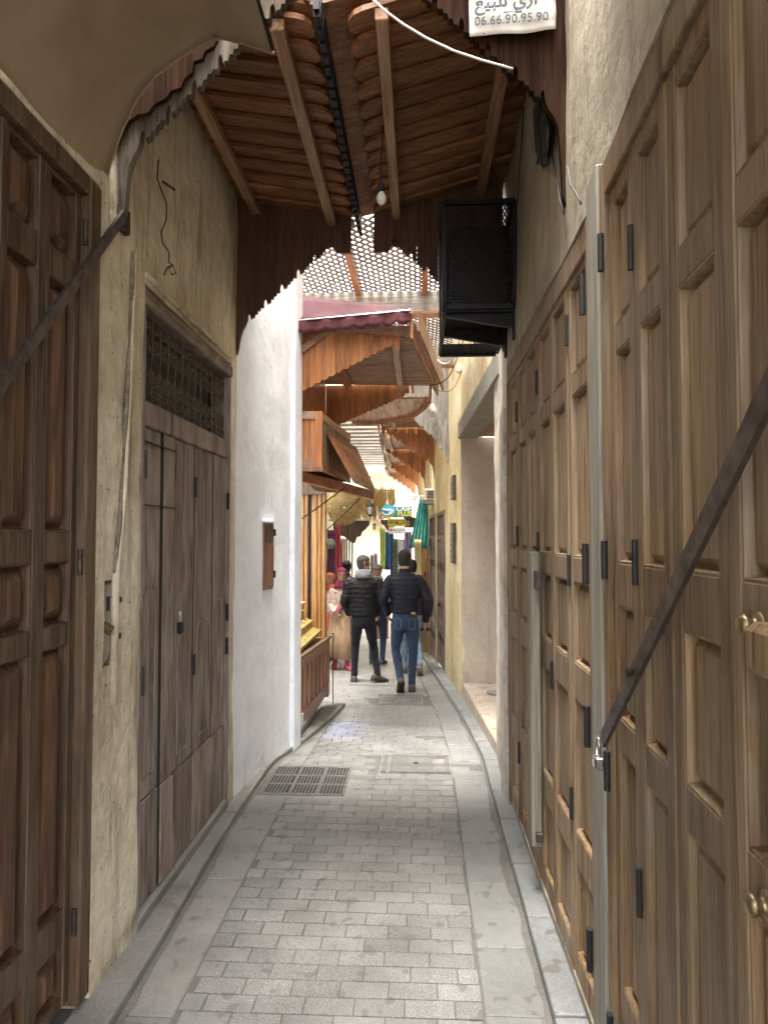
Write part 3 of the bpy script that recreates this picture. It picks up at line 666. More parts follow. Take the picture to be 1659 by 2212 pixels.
# ============================================================ GREY DOOR WITH IRON GRILLE
root = thing('grey_door', FL(3.4, 0, .1), 'weathered grey brown boarded door with scrolled iron grille above', 'door')
fr_ = MB(); fr_.box(2.757, 2.79, -.10, .004, .06, 2.63, FL, .004); fr_.box(4.045, 4.083, -.10, .002, .06, 2.63, FL, .004); part(fr_, 'frame', M['wood_grey'], root)
part(MB().box(2.79, 4.045, -.10, -.004, 2.13, 2.235, FL, .006), 'transom', M['wood_grey'], root)
part(MB().box(2.757, 4.083, -.12, .012, 2.632, 2.70, FL, .006), 'head_beam', M['wood_beam'], root)
def leafD(u0, u1, n_, inset=None, top=2.128, hinge=()):
    lf = part(MB().box(u0, u1, -.055, n_, .535, top, FL, .005), 'leaf', M['wood_grey'], root)
    part(MB().box(u0 - .004, u0 + .004, -.05, n_ - .002, .10, top, FL), 'gap_shade_edge', M['dark_void'], root, lf)  # near-black strip paints the gap's shade along the leaf's edge
    part(MB().box(u0 + .002, u1 - .002, -.055, n_ + .004, .095, .53, FL, .002), 'kick_plate', M['wood_grey'], root, lf)
    if inset:
        a, b = inset; m2 = MB()
        mid = (u0 + u1) / 2; w = (u1 - u0) / 2 - .045
        pr = [(mid - w, a), (mid + w, a), (mid + w, b - .06), (mid + w * .75, b - .02), (mid + w * .35, b), (mid - w * .35, b), (mid - w * .75, b - .02), (mid - w, b - .06)]
        pi = [(mid + (x - mid) * .90, a + (z - a) * .97 + .008) for x, z in pr]
        m2.rings([[FL(x, n_ - .01, z) for x, z in pr], [FL(x, n_ + .004, z) for x, z in pr], [FL(x, n_ + .004, z) for x, z in pi], [FL(x, n_ - .006, z) for x, z in pi]], cap=False)
        part(m2, 'moulding', M['wood_grey'], root, lf)
    for z in hinge: part(MB().tube([FL(u1 - .0, n_ + .006, z), FL(u1, n_ + .006, z + .105)], .010, 6), 'hinge', M['black'], root, lf)
    return lf
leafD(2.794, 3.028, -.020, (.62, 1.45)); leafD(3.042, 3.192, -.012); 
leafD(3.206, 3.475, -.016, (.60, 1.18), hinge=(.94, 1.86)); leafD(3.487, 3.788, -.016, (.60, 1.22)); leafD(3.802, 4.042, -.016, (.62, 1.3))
for z in (1.90, .99): part(MB().tube([FL(2.792, .0, z), FL(2.792, .0, z + .12)], .012, 6), 'hinge', M['black'], root)
for z in (1.82, 1.15, .95): part(MB().tube([FL(4.044, .0, z), FL(4.044, .0, z + .10)], .010, 6), 'hinge', M['black'], root)
for z in (2.062, 1.79): part(MB().box(2.800, 3.19, -.03, -.0055, z - .0015, z + .0015, FL), 'seam', M['black'], root)
part(MB().box(2.80, 4.04, -.12, -.11, .10, 2.62, FL), 'dark_backing', M['black'], root)
t = thing('padlock', FL(3.21, 0, 1.25), 'small dark padlock on the hasp of the grey boarded door', 'padlock')
part(MB().box(3.195, 3.235, .0, .022, 1.19, 1.245, FL, .004), 'body', M['iron'], t); part(MB().tube([FL(3.202, .01, 1.24), FL(3.202, .01, 1.275), FL(3.215, .01, 1.29), FL(3.228, .01, 1.275), FL(3.228, .01, 1.24)], .004, 6), 'shackle', M['steel'], t)
def scroll(cu, cz, r, turns, a0, sg):
    pts = []
    for i in range(18):
        q = i / 17; a = a0 + sg * turns * 2 * math.pi * q; rr = r * (1 - .78 * q)
        pts.append(FL(cu + rr * math.cos(a), -.03, cz + rr * math.sin(a)))
    return pts
sc = MB(); ub = 2.845
sc.tube([FL(ub + .006 * math.sin(i * .9) * (1 if 3 < i < 9 else 0), -.03, 2.245 + i * .0315) for i in range(13)], .003, 5)
for cz, s in ((2.575, 1), (2.530, -1), (2.335, 1), (2.288, -1), (2.485, 1), (2.375, -1)):
    rr = .021 if cz in (2.485, 2.375) else .024
    sc.tube(scroll(ub + .022, cz, rr, 1.25, math.pi * (.5 if s > 0 else -.5), -s), .0024, 5); sc.tube(scroll(ub - .022, cz, rr, 1.25, math.pi * (.5 if s > 0 else -.5), s), .0024, 5)
o0 = part(sc, 'scroll_bar', M['iron_scroll'], root)
for i in range(1, 13):
    o = o0.copy(); COL.objects.link(o); o.parent = root; o.location = (0, i * .0955, 0)
for z in (2.243, 2.622): part(MB().tube([FL(2.79, -.03, z), FL(4.04, -.03, z)], .0065, 6), 'grille_rail', M['iron_scroll'], root)
part(MB().box(2.757, 4.083, -.05, .008, .0, .09, FL, .01), 'threshold', M['kerb_left'], root)
# plaster moulding band over the head beam
mb = MB(); mb.tube([FL(2.76 + i * .1, .006 + .003 * math.sin(i), 2.755 + .004 * math.sin(i * 2)) for i in range(14)], .014, 6); o = mb.build('plaster_moulding', M['plaster_left'], loc=(-1.15, 3.4, 2.75), smooth=True); tag(o, 'rough plaster bead above the grille of the grey door', 'moulding')
# hanging wire scribble on the ochre wall
t = thing('hanging_wire', FL(3.05, .03, 2.9), 'loose black wire with a knotted end dangling on ochre wall', 'wire')
pts = [onx(x, y, -1.125) for i, (x, y) in enumerate([(343, 345), (340, 385), (352, 418), (361, 440), (360, 475), (349, 500), (352, 525), (366, 545), (366, 568), (374, 572), (380, 590), (372, 594), (366, 580), (374, 572), (362, 578), (355, 594)])]
part(MB().tube(pts, .0032, 5), 'wire', M['black'], t); part(MB().tube([onx(353, 393, -1.125), onx(378, 410, -1.125)], .006, 5), 'nail', M['iron_rust'], t)
# ============================================================ CARVED FASCIA BOARDS (arched lower edge of steps, ogees and notches)
def arch_profile(cx, xl_, xr_, zt, w=.102, rise=.096, gap=.072, flat=.12, tipz=2.80, first=.0):
    """x-monotone lower edge from xl_ to xr_, highest at cx"""
    def side(sg, lim):
        P = []; d = gap
        P += [(0, zt + .35), (gap - .001, zt + .35), (gap, zt), (gap + flat * .75, zt), (gap + flat * .82, zt + .012), (gap + flat * .95, zt + .03)]
        d = gap + flat; z = zt + .045
        while d + w < lim - .06:
            P += [(d, z + .03), (d + .006, z + .045), (d + .012, z + .045), (d + .018, z + .03), (d + .019, z - .008), (d + .028, z - .012), (d + .038, z - .010), (d + .044, z - .030), (d + .056, z - .030), (d + .062, z - .052), (d + .074, z - .050), (d + .080, z - .075), (d + .092, z - .075), (d + .098, z - .096 + .01)]
            d += w; z -= rise
        P += [(d, z + .03), (d + .006, z + .045), (d + .014, z + .04), (d + .018, z), (d + .03, z - .03)]
        r = lim - d - .03
        P += [(d + .03 + r * .25, z - .06), (d + .03 + r * .45, z - .10), (d + .03 + r * .55, (z - .10 + tipz + .05) / 2), (d + .03 + r * .62, tipz + .05), (d + .03 + r * .78, tipz + .008), (d + .03 + r * .93, tipz), (lim, tipz + .012)]
        return [(cx + sg * a, b) for a, b in P]
    L = side(-1, cx - xl_)[::-1]; Rr = side(1, xr_ - cx)
    return L[:-1] + Rr
def clip_profile(P, a, b):
    def z(x):
        for (x0, z0), (x1, z1) in zip(P, P[1:]):
            if x0 <= x <= x1: return z0 + (z1 - z0) * ((x - x0) / (x1 - x0) if x1 > x0 else 0)
        return P[-1][1] if x > P[-1][0] else P[0][1]
    return [(a, z(a))] + [(x, q) for x, q in P if a + 1e-4 < x < b - 1e-4] + [(b, z(b))]
def board_fascia(root, fr, P, ztop, n0, n1, bw, mat_, name='board', jog=.003, topf=None):
    x = P[0][0]; end = P[-1][0]; i = 0
    while x < end - .02:
        b = min(x + bw * random.uniform(.9, 1.1), end)
        if end - b < bw * .4: b = end
        q = clip_profile(P, x + .0005, b - .0005)
        z0_ = min(z for _, z in q)
        t0 = ztop if topf is None else None
        top = [(b - .0005, ztop if topf is None else topf(b)), (x + .0005, ztop if topf is None else topf(x))]
        if max(z for _, z in q) < min(t for _, t in top) - .005:
            j = jog * random.uniform(-1, 1) * .5
            part(MB().prism(q + top, n0 + j, n1 + j, fr), name, mat_, root)
        else:
            # split at the gap: keep the pieces that stay below the top line
            qq = [(a_, min(z_, (ztop if topf is None else topf(a_)) - .004)) for a_, z_ in q]
            part(MB().prism(qq + top, n0, n1, fr), name, mat_, root)
        x = b; i += 1
# near fascia at the start of the canopy
root = thing('carved_fascia', (-.3, 2.5, 3.6), 'weathered grey brown carved valance board at the near left edge of canopy', 'valance')
PN = arch_profile(-.30, -1.15, .56, 3.80, w=.1, tipz=2.86, gap=.05, flat=.10)
def cut(P, a, b): return clip_profile(P, a, b)
PNL = arch_profile(-.30, -1.15, .56, 3.695, w=.1, tipz=2.86, gap=.05, flat=.10)
board_fascia(root, WORLD, cut(PNL, -1.15, -.42), 4.02, 2.49, 2.525, .10, M['wood_arch'], jog=.002)
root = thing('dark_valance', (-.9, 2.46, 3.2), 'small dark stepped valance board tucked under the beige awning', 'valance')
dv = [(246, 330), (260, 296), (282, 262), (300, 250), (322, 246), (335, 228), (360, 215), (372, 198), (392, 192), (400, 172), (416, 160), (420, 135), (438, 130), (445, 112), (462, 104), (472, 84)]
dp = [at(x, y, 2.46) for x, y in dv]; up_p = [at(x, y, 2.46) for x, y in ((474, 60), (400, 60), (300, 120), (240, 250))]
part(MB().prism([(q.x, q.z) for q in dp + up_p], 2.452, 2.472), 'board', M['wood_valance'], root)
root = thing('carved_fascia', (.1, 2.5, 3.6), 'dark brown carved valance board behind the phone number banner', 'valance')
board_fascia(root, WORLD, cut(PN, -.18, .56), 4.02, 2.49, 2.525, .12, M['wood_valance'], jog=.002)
part(MB().box(-.18, .56, 2.40, 2.489, 3.98, 4.05), 'top_rail', M['wood_fascia'], root)
# far fascia
root = thing('carved_fascia', (-.36, 4.3, 3.6), 'dark brown carved valance arch at the far end of canopy', 'valance')
PF = arch_profile(-.36, -1.17, .52, 3.45, w=.104, rise=.094, tipz=2.80)
board_fascia(root, WORLD, PF, 4.02, 4.195, 4.22, .13, M['wood_fascia'])
for a, b in ((-1.15, -.445), (-.275, .5)): part(MB().box(a, b, 4.225, 4.245, 3.50, 4.01), 'backing_rail', M['wood_fascia'], root)

# canopy: lapped boards on both sides of a valley
root = thing('plank_canopy', (-.36, 3.4, 3.7), 'brown lapped plank ceiling of the canopy in two slopes', 'canopy')
def zc(x): return 3.645 + (.17 * (-.36 - x) if x < -.36 else .27 * (x + .36))
def lap(x0, x1, y0, y1, round_end, side):
    # one board across the alley with a rounded inner end, near edge hangs lower (lapped)
    mb = MB(); k = 6; w = (y1 - y0) / 2; ym = (y0 + y1) / 2
    out = []
    if side > 0:
        arc = [(x0 + w * .8 - w * .8 * math.sin(math.pi * i / k), y0 + (y1 - y0) * (.5 - .5 * math.cos(math.pi * i / k))) for i in range(k + 1)]
        out = arc + [(x1, y1), (x1, y0)]
    else:
        arc = [(x1 - w * .8 + w * .8 * math.sin(math.pi * i / k), y0 + (y1 - y0) * (.5 - .5 * math.cos(math.pi * i / k))) for i in range(k + 1)]
        out = arc + [(x0, y1), (x0, y0)]
    tilt = lambda x, y: zc(x) + .030 * (y - y0) / (y1 - y0)
    n = len(out); vs = [Vector((x, y, tilt(x, y))) for x, y in out] + [Vector((x, y, tilt(x, y) + .022)) for x, y in out]
    return mb.add(vs, [list(range(n)), list(range(2 * n - 1, n - 1, -1))] + [[i, i + n, (i + 1) % n + n, (i + 1) % n] for i in range(n)])
pitch = .1405
for i in range(13):
    y0 = 2.535 + i * pitch
    part(lap(-1.12 + random.uniform(-.02, .01), -.415, y0, y0 + pitch + .018, 1, -1), 'plank', M['wood_canopy'], root)
    part(lap(-.285, .60, y0, y0 + pitch + .018, 1, 1), 'plank', M['wood_canopy'], root)
# backing boards of each slope beside the valley
q = [Vector((-.41, 2.53, zc(-.41) + .055)), Vector((-.20, 2.53, zc(-.2) + .065)), Vector((-.20, 4.285, zc(-.2) + .065)), Vector((-.41, 4.285, zc(-.41) + .055))]
part(MB().slab(q, .02), 'backing_board', M['wood_canopy'], root)
q = [Vector((-1.18, 2.53, zc(-1.15) + .058)), Vector((-.40, 2.53, zc(-.4) + .058)), Vector((-.40, 4.285, zc(-.4) + .058)), Vector((-1.18, 4.285, zc(-1.15) + .058))]
part(MB().slab(q, .02), 'backing_board', M['wood_canopy'], root)
q = [Vector((-.2, 2.53, zc(-.2) + .068)), Vector((.62, 2.53, zc(.62) + .068)), Vector((.62, 4.285, zc(.62) + .068)), Vector((-.2, 4.285, zc(-.2) + .068))]
part(MB().slab(q, .02), 'backing_board', M['wood_canopy'], root)
gt = MB(); 
for i in range(26):
    y0 = 2.47 + i * .0705; gt.hexa([Vector(p) for p in [(-.398, y0, 3.615), (-.372, y0, 3.615), (-.372, y0 + .062, 3.622), (-.398, y0 + .062, 3.622), (-.402, y0, 3.69), (-.368, y0, 3.69), (-.368, y0 + .062, 3.69), (-.402, y0 + .062, 3.69)]])
part(gt.box(-.396, -.374, 2.45, 4.36, 3.63, 3.67), 'valley_gutter', M['iron'], root)
for x, w_ in ((-1.04, .055), (-.555, .058), (-.145, .052), (.385, .058)):
    part(MB().hexa([Vector(p) for p in [(x - w_ / 2, 2.54, zc(x) - .055), (x + w_ / 2, 2.54, zc(x) - .055), (x + w_ / 2, 4.27, zc(x) - .055), (x - w_ / 2, 4.27, zc(x) - .055), (x - w_ / 2, 2.54, zc(x) - .004), (x + w_ / 2, 2.54, zc(x) - .004), (x + w_ / 2, 4.27, zc(x) - .004), (x - w_ / 2, 4.27, zc(x) - .004)]]), 'rafter', M['wood_rafter'], root, mods=(('BEVEL', dict(width=.004, segments=1)),))
# bulb on a twisted flex
t = thing('hanging_bulb', (-.19, 3.3, 3.3), 'single clear bulb hanging from the plank canopy on thin wire', 'bulb')
bp = at(824, 428, 3.3); tp = at(826, 212, 3.3)
part(MB().tube([tp, tp + (bp - tp) * .3 + Vector((.004, 0, 0)), tp + (bp - tp) * .7 + Vector((-.004, 0, 0)), bp + Vector((0, 0, .05))], .004, 6), 'cord', M['black'], t)
part(MB().lathe([(.001, -.032), (.012, -.030), (.022, -.020), (.026, -.004), (.022, .012), (.013, .026), (.011, .034)], bp, n=18), 'glass_globe', M['bulb_glass'], t, smooth=True)
part(MB().lathe([(.013, .030), (.015, .032), (.015, .070), (.006, .078)], bp, n=12), 'socket', M['black'], t)
# white cable sweeping across in front of the canopy
t = thing('white_cable', at(960, 90, 2.42), 'sagging white cable crossing in front of the plank canopy', 'cable')
cp = [(800, -6), (830, 22), (870, 52), (920, 82), (980, 110), (1040, 130), (1080, 141), (1108, 149)]
part(MB().tube([at(x, y, 2.40 + .004 * i) for i, (x, y) in enumerate(cp)], .0042, 6), 'cable', M['white_plastic'], t, smooth=True)

# banner with the phone number
t = thing('banner', at(1105, 40, 2.46), 'creased white banner with a phone number hung under the dark valance', 'banner')
c00, c10, c11, c01 = at(1014, 82, 2.47), at(1199, 68, 2.455), at(1200, -60, 2.455), at(1011, -60, 2.47)
def bf(u, v):
    p = (c00 * (1 - u) + c10 * u) * (1 - v) + (c01 * (1 - u) + c11 * u) * v
    return p + Vector((0, -.006 + .004 * math.sin(u * 11 + v * 4) + .003 * math.sin(v * 17), .003 * math.sin(u * 9)))
o = part(MB().sheet(bf, 18, 12), 'cloth', M['banner'], t, smooth=True, mods=(('SOLIDIFY', dict(thickness=.002)),))
ex = (c10 - c00).normalized()
def text(body, size, p, mat_, root, right, up, name='lettering', thick=.0012, align='CENTER', parent=None, bold=0.0):
    cu = bpy.data.curves.new('lettering', 'FONT'); cu.body = body; cu.size = size; cu.extrude = thick; cu.align_x = align; cu.align_y = 'CENTER'; cu.offset = bold
    ob = bpy.data.objects.new('tmp', cu); COL.objects.link(ob); bpy.context.view_layer.update()
    me = bpy.data.meshes.new_from_object(ob.evaluated_get(bpy.context.evaluated_depsgraph_get())); bpy.data.objects.remove(ob)
    x = Vector(right).normalized(); y_ = Vector(up); y_ = (y_ - x * y_.dot(x)).normalized(); z = x.cross(y_)
    me.transform(Matrix((x, y_, z)).transposed().to_4x4()); me.transform(Matrix.Translation(Vector(p) - Vector(root.location)))
    me.materials.clear(); me.materials.append(mat_)
    o = bpy.data.objects.new(name, me); COL.objects.link(o); o.parent = parent or root; return o
text('06.66.90.95.90', .046, at(1104, 41, 2.438), M['ink'], t, ex, (0, 0, 1))
ara = ''.join(chr(c) for c in (0xFECA, 0xFEF4, 0xFE92, 0xFEE0, 0xFEDF, 0x20, 0xFEF1, 0xFEAD, 0xFE8D))
text(ara, .066, at(1093, 2, 2.436), M['ink'], t, ex, (0, 0, 1), bold=.0015)
text(''.join(chr(c) for c in (0xFE92, 0xFEF4, 0xFEB3, 0xFEED)), .026, at(1102, 22, 2.438), M['ink'], t, ex, (0, 0, 1))
for x, y in ((1180, 66), (1045, 78)): part(MB().lathe([(.001, 0), (.003, 0), (.003, .002), (.001, .003)], at(x, y - 5, 2.452), (0, -1, 0), 8), 'nail', M['iron_rust'], t)

# beige awning cloth over the dark door
t = thing('beige_awning', FL(2.1, .1, 2.95), 'beige cloth awning bulging over the dark near left door', 'awning')
E = [(225, 412, 2.43), (240, 350, 2.42), (262, 285, 2.41), (295, 215, 2.40), (335, 165, 2.38), (380, 130, 2.36), (430, 100, 2.34), (470, 80, 2.32), (530, 94, 2.27), (591, 115, 2.22)]
Epts = [at(*e_) for e_ in E]
def aw(u, v):
    k = u * (len(Epts) - 1); i = min(int(k), len(Epts) - 2); f = k - i; p = Epts[i] * (1 - f) + Epts[i + 1] * f
    q = Vector((FL(0, .03, 0).x + (Epts[-1].x - FL(0, .03, 0).x) * u, .55, 2.93 + .42 * math.sin(u * 1.7)))
    r = p * (1 - v) + q * v
    r += Vector((0, 0, .012 * math.sin(u * 9 + v * 5) * (1 - (1 - v) ** 4 if v < .3 else 1)))
    if u < .12: r.x = r.x * 1.0
    return r
part(MB().sheet(aw, 36, 30), 'cloth', M['fabric_beige'], t, smooth=True, mods=(('SOLIDIFY', dict(thickness=.003)),))
part(MB().tube([aw(i / 20, 0) for i in range(21)], .006, 6), 'hem', M['fabric_beige'], t, smooth=True)
part(MB().tube([Vector((Epts[-1].x, 2.2, Epts[-1].z)), Vector((Epts[-1].x, .5, Epts[-1].z + .06))], .006, 6), 'edge_wire', M['iron'], t)

# black cable bundle on the right wall
t = thing('cable_bundle', onx(1170, 280, .50), 'tangle of black cables coming out of a hole in the right wall', 'cables')
part(MB().rings([[onx(x, y, X) for x, y in ((1168, 185), (1192, 205), (1190, 300), (1172, 365), (1156, 330), (1150, 240))] for X in (.545, .515)]), 'wall_hole', M['dark_void'], t)
for k in range(9):
    a = random.uniform(-8, 8)
    part(MB().tube([onx(1172 + a * 1.2 + 3 * math.sin(i * 1.3 + k), 200 + i * 22, .497 - .01 * random.random()) for i in range(8)], .006, 6), 'cable', M['black'], t, smooth=True)
t = thing('wall_cables', onx(1200, 330, .50), 'thin cables clipped down the grey wall beside the carved valance', 'cables')
for pl in ([(1190, 210), (1187, 260), (1190, 320), (1200, 380), (1208, 430), (1217, 462)], [(1130, 230), (1127, 300), (1122, 360), (1118, 440)], [(1255, 440), (1245, 420), (1232, 400), (1225, 360)]):
    part(MB().tube([onx(x, y, .52) for x, y in pl], .0035, 5), 'cable', M['black'], t, smooth=True)

# caged air conditioner
t = thing('air_conditioner_cage', (.33, 3.75, 2.9), 'black expanded metal cage on brackets holding an air conditioner', 'metal cage')
x0, x1, y0, y1, z0, z1 = .135, .525, 3.74, 4.27, 2.93, 3.52
fr2 = MB()
for x in (x0, x1):
    for y in (y0, y1): fr2.box(x - .012, x + .012, y - .012, y + .012, z0, z1)
for z in (z0, z1):
    for y in (y0, y1): fr2.box(x0, x1, y - .012, y + .012, z - .014, z + .014)
    for x in (x0, x1): fr2.box(x - .012, x + .012, y0, y1, z - .0135, z + .0135)
part(fr2, 'frame', M['iron'], t)
def diamond(fn, w, h, p=.022, q=.038, th=.0062):
    mb = MB(); n = int((w / p + h / q)) + 1
    for sg in (0, 1):
        for i in range(n + 1):
            # line  a/p + b/q = i   (or mirrored)
            pts = []
            for a in (0, w):
                b = (i - a / p) * q
                if -1e-6 <= b <= h + 1e-6: pts.append((a, b))
            for b in (0, h):
                a = (i - b / q) * p
                if 1e-6 < a < w - 1e-6: pts.append((a, b))
            if len(pts) >= 2:
                (a0, b0), (a1, b1) = pts[0], pts[-1]
                if sg: a0, a1 = w - a0, w - a1
                A_, B2 = fn(a0, b0), fn(a1, b1)
                if (A_ - B2).length > .004: mb.bar(A_, B2, th, th * .7, up=fn.n)
    return mb
class PF_:
    def __init__(s, o, a, b): s.o, s.a, s.b = Vector(o), Vector(a), Vector(b); s.n = s.a.cross(s.b)
    def __call__(s, a, b): return s.o + s.a * a + s.b * b
for fn, w, h in ((PF_((x0, y0, z0), (1, 0, 0), (0, 0, 1)), x1 - x0, z1 - z0), (PF_((x0, y0, z0), (0, 1, 0), (0, 0, 1)), y1 - y0, z1 - z0), (PF_((x0, y0, z0), (0, 1, 0), (1, 0, 0)), y1 - y0, x1 - x0)):
    o = part(diamond(fn, w, h), 'wire_mesh', M['iron'], t); o['kind'] = 'stuff'
part(MB().box(x0, x1, y1 + .012, y1 + .018, z0 + .10, z1), 'back_sheet', M['iron'], t)
# lower tray and brackets
part(MB().box(x0, x1, y0 + .01, y0 + .03, 2.905, 2.925).box(x0, x1 - .02, 4.5, 4.53, 2.86, 2.90).box(x0 - .01, x0 + .012, y0, 4.53, 2.87, 2.90), 'tray_frame', M['iron'], t)
o = part(diamond(PF_((x0, y1 + .02, 2.88), (0, 1, 0), (1, 0, 0)), .24, x1 - x0), 'wire_mesh', M['iron'], t); o['kind'] = 'stuff'
for y in (3.78, 4.15):
    part(MB().prism([(x0 - .0, 2.918), (x1, 2.918), (x1, 2.83), (x1 - .05, 2.83), (x0, 2.895)], y, y + .03), 'bracket', M['iron'], t)
    part(MB().box(x1 - .006, x1 + .01, y - .01, y + .04, 2.76, 2.98), 'bracket_plate', M['iron'], t)
t = thing('air_conditioner', (.33, 4.0, 2.95), 'air conditioner unit inside the black cage, casing coloured dark for shade', 'air conditioner')
part(MB().box(x0 + .05, x1 - .03, y0 + .10, y1 - .05, z0 + .018, z1 - .08, ch=.012), 'casing', M['iron_rust'], t)  # pale casing coloured dark, the shade inside the cage put into its colour
part(MB().box(x0 + .05, x1 - .03, y0 + .094, y0 + .10, z0 + .022, z0 + .06), 'base_rail', M['iron'], t)

# added plank canopy, out of view, that dims the near alley
root = thing('plank_canopy', (-.3, -1.5, 3.6), 'added unseen plank canopy that shades the alley around the viewpoint', 'canopy')
for i in range(26):
    y0 = -1.9 + i * .1405
    part(MB().box(-1.14, .45, y0, y0 + .138, 3.62 + .02 * (i % 2), 3.64 + .02 * (i % 2)), 'plank', M['wood_canopy'], root)

# ============================================================ LATTICE ROOF AND BEAMS BEYOND THE ARCH
ZL = 4.15
root = thing('lattice_roof', (-.3, 7, ZL), 'diagonal wooden lattice roof letting white sky through over the alley', 'lattice')
LX0, LX1, LY0, LY1 = -1.35, .75, 5.2, 9.4
def clipline(px, py, dx, dy):
    t0, t1 = -99, 99
    for p, d, a, b in ((px, dx, LX0, LX1), (py, dy, LY0, LY1)):
        if abs(d) < 1e-9:
            if not a <= p <= b: return None
            continue
        u, v = (a - p) / d, (b - p) / d
        if u > v: u, v = v, u
        t0, t1 = max(t0, u), min(t1, v)
    return (t0, t1) if t1 - t0 > .05 else None
for k, (dx, dy, z) in enumerate(((.707, .707, ZL), (.707, -.707, ZL + .014))):
    s_ = -6.0
    while s_ < 6.0:
        px, py = -.3 - dy * s_, 7.1 + dx * s_
        c = clipline(px, py, dx, dy)
        if c: part(MB().bar((px + dx * c[0], py + dy * c[0], z), (px + dx * c[1], py + dy * c[1], z), .027, .010), 'slat', M['wood_louvre'], root)
        s_ += .070
for x in (-.62, .05): part(MB().box(x - .03, x + .03, 4.9, 9.4, ZL - .06, ZL - .008), 'batten', M['wood_orange_y'], root)
for y, z, h, lab in ((6.75, 3.93, .20, 'first grey timber beam carrying the lattice roof beyond the arch'), (8.55, 3.86, .20, 'second grey timber beam carrying the lattice roof, above red awning')):
    t = thing('roof_beam', (-.3, y, z), lab, 'beam', 'beams under the lattice roof')
    part(MB().box(-1.2, .58, y, y + .11, z, z + h, ch=.006), 'beam', M['wood_weathered_x'], t)
    part(MB().box(-1.2, .58, y - .02, y + .13, z - .035, z - .001, ch=.004), 'lower_plate', M['wood_orange_x'], t)
# grey carved board at the end of the lattice
root = thing('carved_fascia', (0, 9.2, 3.2), 'weathered grey carved board hanging beyond the wooden hood', 'valance')
P3 = arch_profile(-.75, -1.6, .40, 3.66, w=.118, rise=.115, tipz=2.66)
board_fascia(root, WORLD, cut(P3, -.62, .40), 4.6, 9.2, 9.23, .17, M['wood_weathered'])
# ============================================================ WOODEN SHOP WITH HOOD, LEFT OF THE ALLEY
def scal(x0, z0, x1, z1, w, d, n=6):
    """scalloped line of round bumps hanging below the straight line"""
    L = abs(x1 - x0); k = max(1, int(round(L / w))); P = []
    for i in range(k):
        for j in range(n):
            f = (i + j / n) / k; P.append((x0 + (x1 - x0) * f, z0 + (z1 - z0) * f - d * math.sin(math.pi * j / n)))
    P.append((x1, z1)); return P
root = thing('shop_hood', (-1.0, 5.5, 2.8), 'varnished orange wooden hood with scalloped side panels over the shop counter', 'shop hood')
P = [(-1.10, 2.715), (-1.065, 2.715), (-1.05, 2.735), (-1.035, 2.80)] + scal(-1.03, 2.835, -.225, 3.245, .058, .016) + [(-.222, 3.262), (-.20, 3.262), (-.195, 3.19), (-.165, 3.19), (-.16, 3.33)]
board_fascia(root, WORLD, P, 3.36, 5.50, 5.52, .102, M['wood_orange'], 'board', topf=lambda x: 3.385 - .02 * (x + 1.1))
part(MB().bar((-1.125, 5.485, 3.085), (-.70, 5.485, 3.385), .03, .055), 'rake_board', M['wood_orange_x'], root)
Pv = scal(-.72, 3.345, -.06, 3.30, .085, .022)
board_fascia(root, WORLD, Pv, 3.42, 5.455, 5.475, .34, M['wood_orange_x'], 'valance_board', topf=lambda x: 3.40 - .05 * (x + .7))
P = scal(-1.05, 2.86, -.165, 3.245, .060, .016) + [(-.16, 3.262), (-.12, 3.262)]
board_fascia(root, WORLD, P, 3.36, 7.52, 7.54, .115, M['wood_orange'], 'board')
def xf(y): return -.075 + (y - 5.3) * .122
i = 0; y = 5.53
while y < 7.5:
    y2 = min(y + .085, 7.52)
    part(MB().hexa([Vector(p) for p in [(-1.06, y, 3.365), (xf(y) - .01, y, 3.335), (xf(y2) - .01, y2 - .004, 3.335), (-1.06, y2 - .004, 3.365), (-1.06, y, 3.385), (xf(y) - .01, y, 3.355), (xf(y2) - .01, y2 - .004, 3.355), (-1.06, y2 - .004, 3.385)]]), 'soffit_board', M['wood_soffit'], root)
    y = y2 + .001
fr = Fr((xf(5.38), 5.38, 0), (xf(7.55), 7.55, 0)); LL = (Vector((xf(7.55), 7.55, 0)) - Vector((xf(5.38), 5.38, 0))).length
board_fascia(root, fr, scal(0, 3.245, LL, 3.245, .06, .016), 3.40, -.01, .012, .36, M['wood_orange_y'], 'front_board')
board_fascia(root, fr, scal(0, 3.30, LL, 3.30, .06, .016), 3.46, .05, .07, .36, M['wood_counter'], 'front_board')
for x in (-.21, -.78): part(MB().box(x - .032, x + .032, 5.56, 7.45, 3.265, 3.335, ch=.004), 'rafter', M['wood_orange_y'], root)
x = 0
while x < 2.0:
    part(MB().box(-1.075, -1.055, 5.53 + x, 5.53 + x + .112, 2.70, 3.36), 'back_board', M['wood_orange'], root); x += .115
# rounded lower soffit behind the far side panel
root = thing('curved_hood', (-.4, 8.2, 3.2), 'wooden hood with rounded plank soffit and scalloped rim beyond the shop', 'shop hood')
cv = [(.115, 7.15), (.11, 7.5), (.07, 7.85), (-.03, 8.3), (-.16, 8.62), (-.34, 8.85), (-.53, 8.98), (-.72, 9.0), (-.95, 8.98)]
def yc(x):
    for (a, p), (b, q) in zip(cv[1:], cv[2:]):
        if b <= x <= a: return p + (q - p) * (a - x) / (a - b)
    return 8.98 if x < -.9 else 7.5
x = -.95
while x < .085:
    x2 = min(x + .066, .10); ya = yc(x); yb = yc(x2)
    part(MB().hexa([Vector(p) for p in [(x, 7.56, 3.205), (x2 - .003, 7.56, 3.205), (x2 - .003, yb, 3.195), (x, ya, 3.195), (x, 7.56, 3.225), (x2 - .003, 7.56, 3.225), (x2 - .003, yb, 3.215), (x, ya, 3.215)]]), 'soffit_board', M['wood_soffit'] if 0 else M['wood_orange_y'], root)
    x = x2
